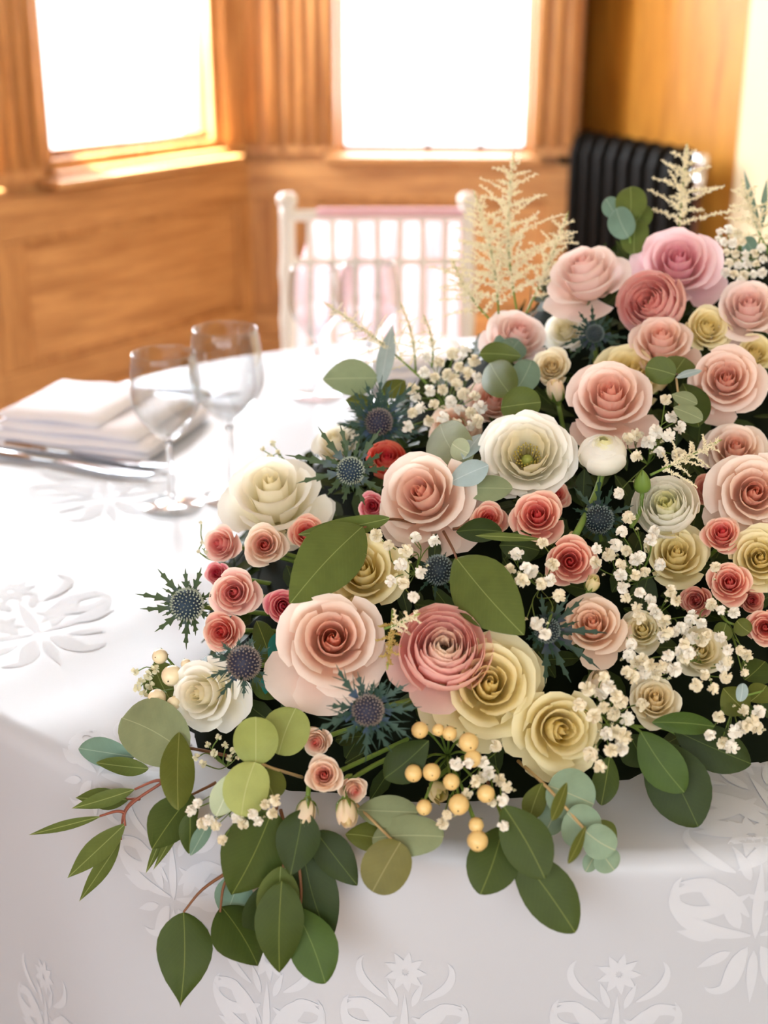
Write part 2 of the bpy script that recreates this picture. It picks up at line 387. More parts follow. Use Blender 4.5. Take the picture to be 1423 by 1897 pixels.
# ------------------------------------------------------------------ chair with sash
CREAMW = simple_mat('ivory_paint', '#E9E0D2', .4, .5)
ch = thing('chiavari_chair', 'ivory painted spindle back chair at the far side of the table', 'chair', (-.0125, 2.58, 0))
def turned(p0, p1, r, rings=()):
    p0, p1 = Vector(p0), Vector(p1); n = 40; pts = []; rr = []
    for i in range(n+1):
        t = i/n; pts.append(p0.lerp(p1, t)); q = r
        for c in rings: q += r*.45*math.exp(-((t-c)/.011)**2)
        rr.append(q)
    return MB().tube(pts, rr, 12)
for sx in (-1, 1):
    m = turned((sx*.185, .03, 0), (sx*.170, 0, .894), .0145, (.45, .5, .62, .74, .86))
    m.lathe([(.0145, 0), (.019, .003), (.019, .018), (.012, .024), (0, .026)], 12, (sx*.170, 0, .891)); m.build('back_post', CREAMW, ch)
    turned((sx*.19, -.33, 0), (sx*.185, -.325, .45), .016, (.3, .7, .9)).build('front_leg', CREAMW, ch)
turned((-.17, 0, .873), (.17, 0, .873), .011).build('top_rail', CREAMW, ch)
turned((-.173, .002, .785), (.173, .002, .785), .007).build('back_rail', CREAMW, ch)
turned((-.168, .008, .56), (.168, .008, .56), .010).build('lower_rail', CREAMW, ch)
for i in range(7):
    x = -.128+i*.0427
    turned((x*1.03, .008, .56), (x, 0, .873), .0065, (.5, .7)).build('spindle', CREAMW, ch)
MB().box((-.2, -.355, .43), (.2, .03, .455), .01).build('seat', CREAMW, ch)
MB().box((-.195, -.35, .455), (.195, .0, .49), .015).build('seat_pad', simple_mat('ivory_pad', '#F1E6DA', .8, .2), ch)
for z, a, b in ((.2, (-.185, -.325), (-.185, .02)), (.2, (.185, -.325), (.185, .02)), (.25, (-.185, -.325), (.185, -.325)), (.25, (-.185, .02), (.185, .02))):
    turned((a[0], a[1], z), (b[0], b[1], z), .008).build('stretcher', CREAMW, ch)
m, nt, b = new_mat('pink_organza'); b.inputs['Base Color'].default_value = lin('#EDC4CD'); b.inputs['Roughness'].default_value = .6
add_translucent(nt, b, .5, color=lin('#F4D2D9')); PINKCLOTH = m
# sash: hung over the top rail, falling behind the spindles
sa = thing('chair_sash', 'pale pink organza sash hung over the chair back', 'sash', (-.0125, 2.58, 0))
v = []; f = []; nu, nv = 46, 26
for j in range(nv):
    for i in range(nu):
        u = i/(nu-1); w = j/(nv-1)
        lx = -.114 - .05*min(1, max(0, (w-.1)/.35)); x = lx + (0.164-lx)*u
        fold = .006*math.sin(u*26+w*3)+.004*math.sin(u*11-w*7+1)
        if w < .12: a = w/.12*math.pi; y = -.0155*math.cos(a); z = .873+.0155*math.sin(a) + .0 ; y -= 0
        else: q = (w-.12)/.88; y = .018+.035*q+fold*min(1, q*5); z = .873-.36*q
        v.append((x, y, z))
f = [(j*nu+i, j*nu+i+1, (j+1)*nu+i+1, (j+1)*nu+i) for j in range(nv-1) for i in range(nu-1)]
mk('drape', v, f, PINKCLOTH, sa)

# ------------------------------------------------------------------ wine glasses
def glass_mat():
    m, nt, b = new_mat('clear_glass'); b.inputs['Base Color'].default_value = (1, 1, 1, 1)
    b.inputs['Transmission Weight'].default_value = 1; b.inputs['Roughness'].default_value = 0; b.inputs['IOR'].default_value = 1.45
    return m
GLASS = glass_mat()
def thin_glass():
    m, nt, b = new_mat('thin_glass'); nt.nodes.remove(b)
    t = nt.nodes.new('ShaderNodeBsdfTransparent'); t.inputs['Color'].default_value = (.97, .98, .985, 1); g = nt.nodes.new('ShaderNodeBsdfGlossy'); g.inputs['Roughness'].default_value = .03
    lw = nt.nodes.new('ShaderNodeLayerWeight'); lw.inputs['Blend'].default_value = .25; mp = nt.nodes.new('ShaderNodeMapRange'); mp.inputs['To Min'].default_value = .03; mp.inputs['To Max'].default_value = .75
    mx = nt.nodes.new('ShaderNodeMixShader'); nt.links.new(lw.outputs['Facing'], mp.inputs[0]); nt.links.new(mp.outputs[0], mx.inputs[0]); nt.links.new(t.outputs[0], mx.inputs[1]); nt.links.new(g.outputs[0], mx.inputs[2])
    nt.links.new(mx.outputs[0], nt.nodes['Material Output'].inputs['Surface']); return m
THIN = thin_glass()
def wine_glass(x, y, h, rb, rr, label, group):
    g = thing('wine_glass', label, 'wine glass', (x, y, TZ+.002), group=group)
    hs = h*.44; t = .0011
    out = []
    n = 16
    hb = h-hs
    for i in range(n+1):
        q = i/n; z = hs+hb*q
        r = (.004+(rb-.004)*math.sin(min(1, q/.52)*math.pi/2)**.85) if q < .52 else rb+(rr-rb)*((q-.52)/.48)**1.6
        out.append((r, z))
    inn = [(max(.0005, r-t-(.001 if i < 3 else 0)), z+(.004 if i == 0 else .0025 if i < 4 else 0)) for i, (r, z) in enumerate(out)]
    inn[-1] = (out[-1][0]-t, out[-1][1])
    prof = out + [((out[-1][0]+inn[-1][0])/2, out[-1][1]+.0008)] + inn[::-1] + [(.0, inn[0][1])]
    MB().lathe([(0, hs-.0005)]+prof, 40).build('bowl', THIN, g)
    MB().lathe([(.0, .004), (.006, .004), (.0036, .012), (.0032, hs*.5), (.0036, hs-.008), (.0045, hs-.001), (0, hs-.001)], 16).build('stem', GLASS, g)
    MB().lathe([(0, 0), (.033, 0), (.034, .0012), (.033, .0022), (.015, .003), (.006, .0045), (0, .0045)], 36).build('foot', THIN, g)
wine_glass(-.232, 1.379, .172, .0375, .0335, 'smaller empty wine glass in front, left of two, beside the folded napkin', 'near wine glasses')
wine_glass(-.169, 1.404, .192, .0405, .0345, 'taller empty wine glass, right of the two beside the folded napkin', 'near wine glasses')
wine_glass(-.093, 1.80, .178, .036, .033, 'blurred wine glass in front of the left chair post', 'far wine glasses')
wine_glass(-.020, 1.76, .192, .040, .034, 'blurred wine glass in front of the pink sash', 'far wine glasses')

# ------------------------------------------------------------------ napkins and cutlery
LINEN = simple_mat('white_linen', '#ECEBF2', .8, .2)
STEEL = simple_mat('polished_steel', '#C9CED6', .16, .5, 1.0)
CHINA = simple_mat('white_china', '#F2F3F6', .2, .5)
def layer(w, d, z0, th, seed, lift=0.0):
    r = random.Random(seed); n = 10; v = []; f = []
    for top in (0, 1):
        for j in range(n+1):
            for i in range(n+1):
                a, b = i/n-.5, j/n-.5
                e = min(1, (0.5-max(abs(a), abs(b)))*14)
                z = z0 + (th*(.35+.65*math.sqrt(e)) if top else th*.5*(1-math.sqrt(e))*.6)
                z += lift*max(0, a+.1)**2 + .0012*math.sin(a*9+seed)*math.cos(b*7)
                v.append((a*w, b*d, z))
    N = (n+1)**2
    for j in range(n):
        for i in range(n):
            q = j*(n+1)+i; f.append((N+q, N+q+1, N+q+n+2, N+q+n+1)); f.append((q, q+n+1, q+n+2, q+1))
    for i in range(n):
        for a, b in ((i, i+1), (n*(n+1)+i+1, n*(n+1)+i)): f.append((a, b, N+b, N+a))
        for a, b in (((i+1)*(n+1), i*(n+1)), (i*(n+1)+n, (i+1)*(n+1)+n)): f.append((a, b, N+b, N+a))
    return v, f
def plate(x, y, r, label):
    p = thing('dinner_plate', label, 'plate', (x, y, TZ+.002), group=None)
    MB().lathe([(0, .0), (r*.6, .0), (r*.62, .003), (r*.98, .016), (r, .018), (r*.97, .019), (r*.64, .007), (0, .006)], 48).build('plate_body', CHINA, p)
    MB().lathe([(r*.955, .0186), (r*1.002, .0182), (r*1.002, .0192), (r*.955, .0194)], 48).build('rim', CHINA, p)
def napkin(x, y, rot, dims, label, z=0.0):
    p = thing('folded_napkin', label, 'napkin', (x, y, TZ+.002+z), Quaternion((0, 0, 1), rot))
    zz = 0
    for k, (w, d, ox, oy, th) in enumerate(dims):
        v, f = layer(w, d, zz, th, k+1); zz += th*.97
        o = mk('fold', v, f, LINEN, p); o.location = (ox, oy, 0)
napkin(-.365, 1.64, -.30, [(.23, .20, 0, 0, .010), (.225, .19, .004, .004, .010), (.20, .175, -.004, .006, .011), (.145, .165, -.030, .010, .011)], 'stack of folded white linen napkin at the left place setting, behind the knives')
napkin(.03, 1.93, .1, [(.2, .2, 0, 0, .010), (.19, .18, 0, 0, .012), (.17, .15, .005, .0, .012)], 'folded white napkin blurred in front of the chair')
def knife(x, y, rot, label):
    k = thing('table_knife', label, 'knife', (x, y, TZ+.002), Quaternion((0, 0, 1), rot), group='knives at the left place setting')
    MB().tube([(-.115, 0, .005), (-.11, 0, .005), (-.06, 0, .005), (-.015, 0, .005)], [.002, .005, .0045, .0032], 8).build('handle', STEEL, k)
    MB().add([(-.015, -.004, .004), (.07, -.009, .004), (.11, -.002, .004), (.115, .006, .004), (-.015, .005, .004), (-.015, -.004, .006), (.07, -.009, .0045), (.11, -.002, .0055), (.115, .006, .006), (-.015, .005, .0065)],
             [(0, 4, 3, 2, 1), (5, 6, 7, 8, 9), (0, 1, 6, 5), (1, 2, 7, 6), (2, 3, 8, 7), (3, 4, 9, 8), (4, 0, 5, 9)]).build('blade', STEEL, k, False)
knife(-.375, 1.505, -.38, 'steel table knife lying nearest the camera at the left setting')
knife(-.362, 1.535, -.38, 'steel table knife lying against the napkin stack at the left setting')
fk = thing('table_fork', 'steel fork lying behind the napkin stack at the left', 'fork', (-.30, 1.80, TZ+.002), Quaternion((0, 0, 1), -.3))
MB().tube([(-.11, 0, .004), (-.05, 0, .006), (.04, 0, .009), (.06, 0, .006)], [.005, .004, .003, .007], 8).build('handle', STEEL, fk)
for i in range(4): MB().tube([(.058, -.007+i*.0047, .006), (.085, -.008+i*.0053, .008), (.108, -.008+i*.0053, .012)], [.0018, .0016, .0008], 6).build('tine', STEEL, fk)
FLOWERS = [
["rose",[-0.0357,0.8375,0.8637],[0.057,-0.8299,0.5549],0.0397,"blush","large blush pink rose with long lower petals, above the big dark blue thistle",None,[[[-0.75,-0.2758,-0.6975],1.42],[[-0.2,-0.3677,-0.9299],1.32],[[0.5,-0.3309,-0.837],1.15]]],
["ranunculus",[0.0402,0.8117,0.8687],[0.0177,-0.7151,0.6988],0.0349,"pinkran","pink ranunculus with tightly layered petals and a pale cream eye",None,[[[-0.9,-0.1103,-0.279],1.15],[[-0.2,-0.3677,-0.9299],1.2]]],
["rose",[0.071,0.8096,0.843],[0.0044,-0.8008,0.5989],0.0393,"cream","big pale yellow rose tucked under the pink ranunculus",None,[[[-0.85,-0.1287,-0.3255],1.3],[[-0.3,-0.3677,-0.9299],1.15],[[0.9,0.1471,0.372],1.1]]],
["rose",[0.1173,0.7896,0.8212],[0.1001,-0.8806,0.4633],0.0319,"cream","pale yellow rose lowest at the front, above the grey eucalyptus tip",None,[[[-0.8,-0.0368,-0.093],1.2],[[-0.3,-0.3309,-0.837],1.15]]],
["rose",[-0.0154,0.8926,0.8894],[-0.0344,-0.7822,0.6221],0.0336,"cream","yellow rose half covered by a broad green leaf"],
["rose",[-0.1289,0.8511,0.8136],[-0.3545,-0.8404,0.41],0.0271,"white","ivory rose beside the cream berries at the left end",None,[[[0.9,-0.0735,-0.186],1.3],[[0.6,-0.2206,-0.558],1.2]]],
["wide",[-0.0899,1.016,0.9007],[-0.0879,-0.496,0.8639],0.0435,"white","wide open ivory rose highest on the left edge above the small spray roses",None,[[[0.9,-0.1103,-0.279],1.15],[[0.1,-0.3677,-0.9299],1.1]]],
["rose",[0.0304,0.9648,0.9212],[-0.2467,-0.7672,0.5921],0.0392,"blush","blush rose right of the upper sea holly, with folded outer petals",None,[[[0.8,-0.2022,-0.5115],1.38],[[0.2,-0.3677,-0.9299],1.25],[[-0.7,-0.2206,-0.558],1.1]]],
["open",[0.1114,0.9917,0.9446],[-0.099,-0.7397,0.6656],0.039,"ivory","wide open ivory ranunculus showing a yellow green eye"],
["rose",[0.1834,1.0522,0.9722],[-0.152,-0.7013,0.6965],0.0377,"pink","pink rose above the round white closed ranunculus",None,[[[0.6,-0.2574,-0.651],1.2],[[-0.5,-0.2942,-0.744],1.15]]],
["rose",[0.2114,1.1265,0.9701],[-0.0345,-0.6698,0.7417],0.035,"cream","cream rose directly behind the pink rose in the middle of the mound"],
["rose",[0.281,1.0708,0.9827],[-0.2131,-0.8354,0.5067],0.0324,"pink","pink rose near the right edge right of the dark round eucalyptus leaves",None,[[[-0.3,-0.3677,-0.9299],1.15]]],
["rose",[0.2778,0.9486,0.9295],[-0.1451,-0.8735,0.4647],0.0349,"blush","large pink rose cut by the right edge of the photo",None,[[[-0.7,-0.2206,-0.558],1.2]]],
["rose",[0.2829,1.0291,0.9362],[-0.1854,-0.7104,0.679],0.027,"blush","peach pink rose behind the large pink rose at the right edge"],
["rose",[0.2187,0.9285,0.8874],[-0.1475,-0.7098,0.6888],0.0271,"cream","yellow rose partly hidden under the frilled white ranunculus"],
["ranunculus",[0.2118,0.9402,0.9228],[-0.2686,-0.7191,0.6408],0.0275,"whiteran","frilled white ranunculus with a greenish eye right of the closed bud"],
["closed",[0.1671,0.9748,0.9535],[-0.0932,-0.3921,0.9152],0.0202,"whiteran","round closed white ranunculus on a bare green stem",[0.1396,0.9094,0.912],[]],
["rose",[0.1448,0.8421,0.8718],[-0.188,-0.6976,0.6914],0.024,"peach","loose peach rose behind the dark thistle spikes right of center",None,[[[0.2,-0.3677,-0.9299],1.25],[[0.9,-0.1103,-0.279],1.15]]],
["rose",[0.1827,1.2127,1.0395],[-0.3368,-0.3973,0.8537],0.0385,"palepink","pale pink rose seen from the side, topmost left of the mound",None,[[[0.15,-0.3677,-0.9299],1.25],[[-0.8,-0.1839,-0.465],1.2]]],
["rose",[0.2648,1.2124,1.0494],[-0.1731,-0.7739,0.6092],0.0409,"rosepink","bright pink rose at the top below the cream plume",None,[[[0.9,-0.2206,-0.558],1.15]]],
["ranunculus",[0.2355,1.1723,1.024],[-0.3992,-0.8214,0.4074],0.0333,"coralran","coral ranunculus seen from the side between the top pink roses"],
["rose",[0.2381,1.1313,0.9985],[-0.17,-0.5729,0.8018],0.0297,"pink","dusty pink rose directly under the coral ranunculus",None,[[[0.7,-0.1839,-0.465],1.2]]],
["rose",[0.3166,1.1556,1.0216],[-0.1871,-0.6814,0.7076],0.0319,"palepink","pale pink rose high at the right edge",None,[[[-0.7,-0.2942,-0.744],1.25]]],
["rose",[0.2812,1.1512,1.0069],[0.0414,-0.8381,0.5439],0.0226,"cream","small yellow cream rose between three pink roses at upper right"],
["rose",[0.1195,1.1986,0.9852],[0.2219,-0.6046,0.765],0.0334,"palepink","faded pale pink rose above the round eucalyptus cluster"],
["spray",[0.1446,1.1287,0.9782],[-0.1218,-0.8566,0.5014],0.0186,"creamspray","small buff cream spray rose above the white rosebud"],
["rose",[0.0943,1.129,0.9465],[0.1347,-0.7385,0.6606],0.0235,"pink","pink rose mostly hidden behind the left eucalyptus cluster"],
["rose",[0.2756,0.9074,0.8944],[-0.2639,-0.8139,0.5176],0.0261,"cream","yellow cream rose below the large pink rose at the right edge"],
["rose",[0.321,1.1375,0.9878],[-0.0496,-0.8291,0.5569],0.0196,"cream","yellow cream rose peeping out behind the pink rose at right"],
["spray",[0.1807,0.8476,0.8657],[-0.2701,-0.7264,0.6319],0.017,"creamran","cream lisianthus with ruffled petals right of the peach rose"],
["spray",[0.2218,0.8432,0.8511],[-0.1218,-0.7704,0.6259],0.0197,"creamran","ruffled cream lisianthus dotted with white blossoms at the lower right"],
["spray",[0.1859,0.8143,0.8287],[-0.099,-0.6487,0.7545],0.02,"creamspray","cream spray rose lowest at right, above two dark green leaves"],
["rose",[0.0598,1.1085,0.93],[-0.1485,-0.6917,0.7068],0.0242,"peach","peach rose behind the eucalyptus leaves left of the open ivory ranunculus"],
["rose",[-0.0421,1.1161,0.9127],[-0.1775,-0.5283,0.8303],0.0217,"white","white rose blurred behind the upper sea holly"],
["wide",[0.1653,1.2099,0.9904],[-0.3267,-0.7972,0.5076],0.0212,"white","white flower in shade left of the dark blurred thistle"],
["spray",[-0.1265,0.9692,0.8798],[-0.4186,-0.8144,0.4019],0.0168,"spraypink","pink spray rose turned left, first in the row under the ivory rose"],
["spray",[-0.0913,0.9484,0.8877],[0.0375,-0.8664,0.498],0.0185,"sprayblush","cream spray rose with a coral heart, second in the row under the ivory rose"],
["spray",[-0.0592,0.9539,0.8953],[0.0553,-0.7982,0.5998],0.0161,"spraycoral","coral spray rose at the tip of the narrow upper leaf"],
["spray",[-0.1108,0.9062,0.8675],[-0.0108,-0.8976,0.4408],0.0204,"spraypink","round pink spray rose right of the left sea holly"],
["spray",[-0.1187,0.8891,0.8441],[-0.1407,-0.9189,0.3684],0.0166,"spraycoral","coral spray rose below the round pink one at left"],
["spray",[-0.0737,0.8891,0.8651],[0.2213,-0.8799,0.4205],0.0149,"sprayhot","hot pink spray rose tucked under the tip of the broad leaf"],
["spray",[-0.1309,0.9656,0.8566],[-0.1895,-0.8486,0.4939],0.0106,"sprayhot","tiny hot pink spray rose between two pink ones at the left edge"],
["spray",[0.1134,0.9257,0.9203],[-0.1583,-0.7953,0.5851],0.0223,"spraycoral","coral spray rose below the open ivory ranunculus"],
["spray",[0.1325,0.8815,0.9036],[-0.0865,-0.8911,0.4454],0.0208,"spraycoral","coral spray rose right of a bunch of tiny white blossoms"],
["spray",[0.25,0.9217,0.9077],[-0.2215,-0.6702,0.7084],0.0164,"spraycoral","small coral spray rose below the large pink rose at right"],
["spray",[0.2471,0.8783,0.8882],[-0.2405,-0.7819,0.5752],0.0177,"spraycoral","coral spray rose with pointed buff petals near the right edge"],
["spray",[0.2287,0.8954,0.8665],[-0.403,-0.8273,0.3913],0.013,"spraydusk","dark coral spray rose in shade left of the pointed one"],
["spray",[0.2713,0.8625,0.8608],[-0.271,-0.8618,0.4288],0.015,"spraycoral","coral spray rose cut by the right edge, lowest on that side"],
["spray",[0.079,0.9475,0.9094],[0.0249,-0.8336,0.5518],0.0155,"spraycoral","peach coral spray rose half hidden right of the blush rose"],
["spray",[-0.0396,0.7624,0.8022],[-0.0064,-0.7864,0.6177],0.0142,"sprayblush","pale peach spray rose under the big dark thistle"],
["spray",[-0.0206,0.7655,0.7894],[0.3398,-0.925,0.1699],0.0111,"sprayblush","pale pink spray rose nodding right of the pale peach one"],
["spray",[-0.0454,0.7972,0.8066],[-0.2669,-0.912,0.3114],0.0114,"sprayblush","pale peach rose half opened behind the left spikes of the big thistle"],
["ranunculus",[0.002,1.0553,0.9191],[0.0492,-0.6865,0.7255],0.0192,"redran","red pink ranunculus peeping out right of the upper sea holly"],
["spray",[-0.0092,0.9958,0.9011],[-0.0915,-0.9276,0.3623],0.0133,"sprayhot","magenta rose in shade under the upper sea holly"],
["spray",[0.1338,0.9811,0.9158],[0.0844,-0.7754,0.6258],0.0126,"spraycoral","coral spray rose behind the lower rim of the open ivory ranunculus"],
["spray",[0.2531,0.9867,0.9196],[-0.4074,-0.7683,0.4937],0.0135,"spraydusk","peach spray rose between the white ranunculus and the large pink rose"],
["spray",[0.2693,0.8962,0.8661],[-0.059,-0.9426,0.3286],0.0111,"spraydusk","dusky coral rose behind the pointed spray rose at right"],
["rosebud",[-0.0508,0.7509,0.7799],[-0.0128,-0.9478,-0.3187],0.011,"bud","cream rosebud hanging upside down, left of two",[-0.0465,0.7811,0.7886],[]],
["rosebud",[-0.0246,0.7489,0.7813],[0.0777,-0.9452,-0.317],0.0117,"bud","cream rosebud hanging upside down, right of two",[-0.0216,0.7797,0.7904],[]],
["rosebud",[0.1445,1.0922,0.9686],[-0.22,-0.1731,0.96],0.0118,"bud","ivory rosebud standing left of the pink rose in the middle"],
["rosebud",[0.1465,0.8627,0.8953],[0.1889,-0.4508,0.8724],0.0083,"greenbud","closed yellow green rosebud above the peach rose"],
["rosebud",[0.1391,0.9155,0.9069],[0.0179,-0.246,0.9691],0.0071,"greenbud","tiny yellow rosebud with spread sepals under the dark sea holly"],
["greenbud",[0.1923,0.9426,0.9413],[-0.1,-0.1744,0.9796],0.01,"leafbud","pointed green flower bud on an upright green stem",[0.1824,0.9212,0.9144],[]],
["rosebud",[0.0364,0.7722,0.7825],[0.1749,-0.9525,0.2495],0.0116,"greenbud","buff rosebud among the yellow berries"],
["rosebud",[0.1513,0.8387,0.8304],[0.0667,-0.5326,0.8437],0.0133,"bud","cream rosebud behind the lowest yellow rose"]
]
SEA_HOLLY = [
[[-0.0103,0.7637,0.8502],[0.0316,-0.8561,0.5158],0.0108,0.0357,[0.0,-0.0552,-0.1395],"blue","big dark blue sea holly lowest in front of the blush rose"],
[[-0.0263,1.0046,0.9279],[-0.0964,-0.8885,0.4486],0.0115,0.0438,[-0.25,0.1287,0.3255],"green","green blue sea holly left of the blush rose"],
[[-0.1458,0.9049,0.8584],[-0.0607,-0.8777,0.4753],0.0128,0.041,[-0.55,0.0368,0.093],"green","sea holly farthest left, its spikes over the white cloth"],
[[-0.0965,0.8262,0.8516],[0.149,-0.8124,0.5637],0.0123,0.0307,[-0.3,-0.1655,-0.4185],"blue","sea holly between the ivory rose and the blush rose at left"],
[[-0.0044,1.0977,0.9384],[0.1044,-0.9116,0.3975],0.0124,0.0391,[0.05,0.0919,0.2325],"blue","upper sea holly below the narrow upright grey leaf"],
[[0.0384,0.8738,0.9003],[-0.0385,-0.7836,0.6201],0.0111,0.021,[0.0,-0.1839,-0.465],"dark","dark sea holly left of the single broad leaf"],
[[0.1606,0.935,0.9145],[-0.1378,-0.9191,0.3692],0.0113,0.0332,[0.15,0.1103,0.279],"dark","dark sea holly behind the stem of the closed white ranunculus"],
[[0.1116,0.8281,0.8755],[0.0323,-0.8938,0.4474],0.0092,0.0387,[0.65,-0.1103,-0.279],"dark","dark sea holly with long spikes across the peach rose"],
[[0.1869,1.1707,0.9972],[-0.053,-0.9389,0.34],0.0086,0.0335,[0.0,-0.1103,-0.279],"dark","blurred dark sea holly in shade below the top pale pink rose"]
]
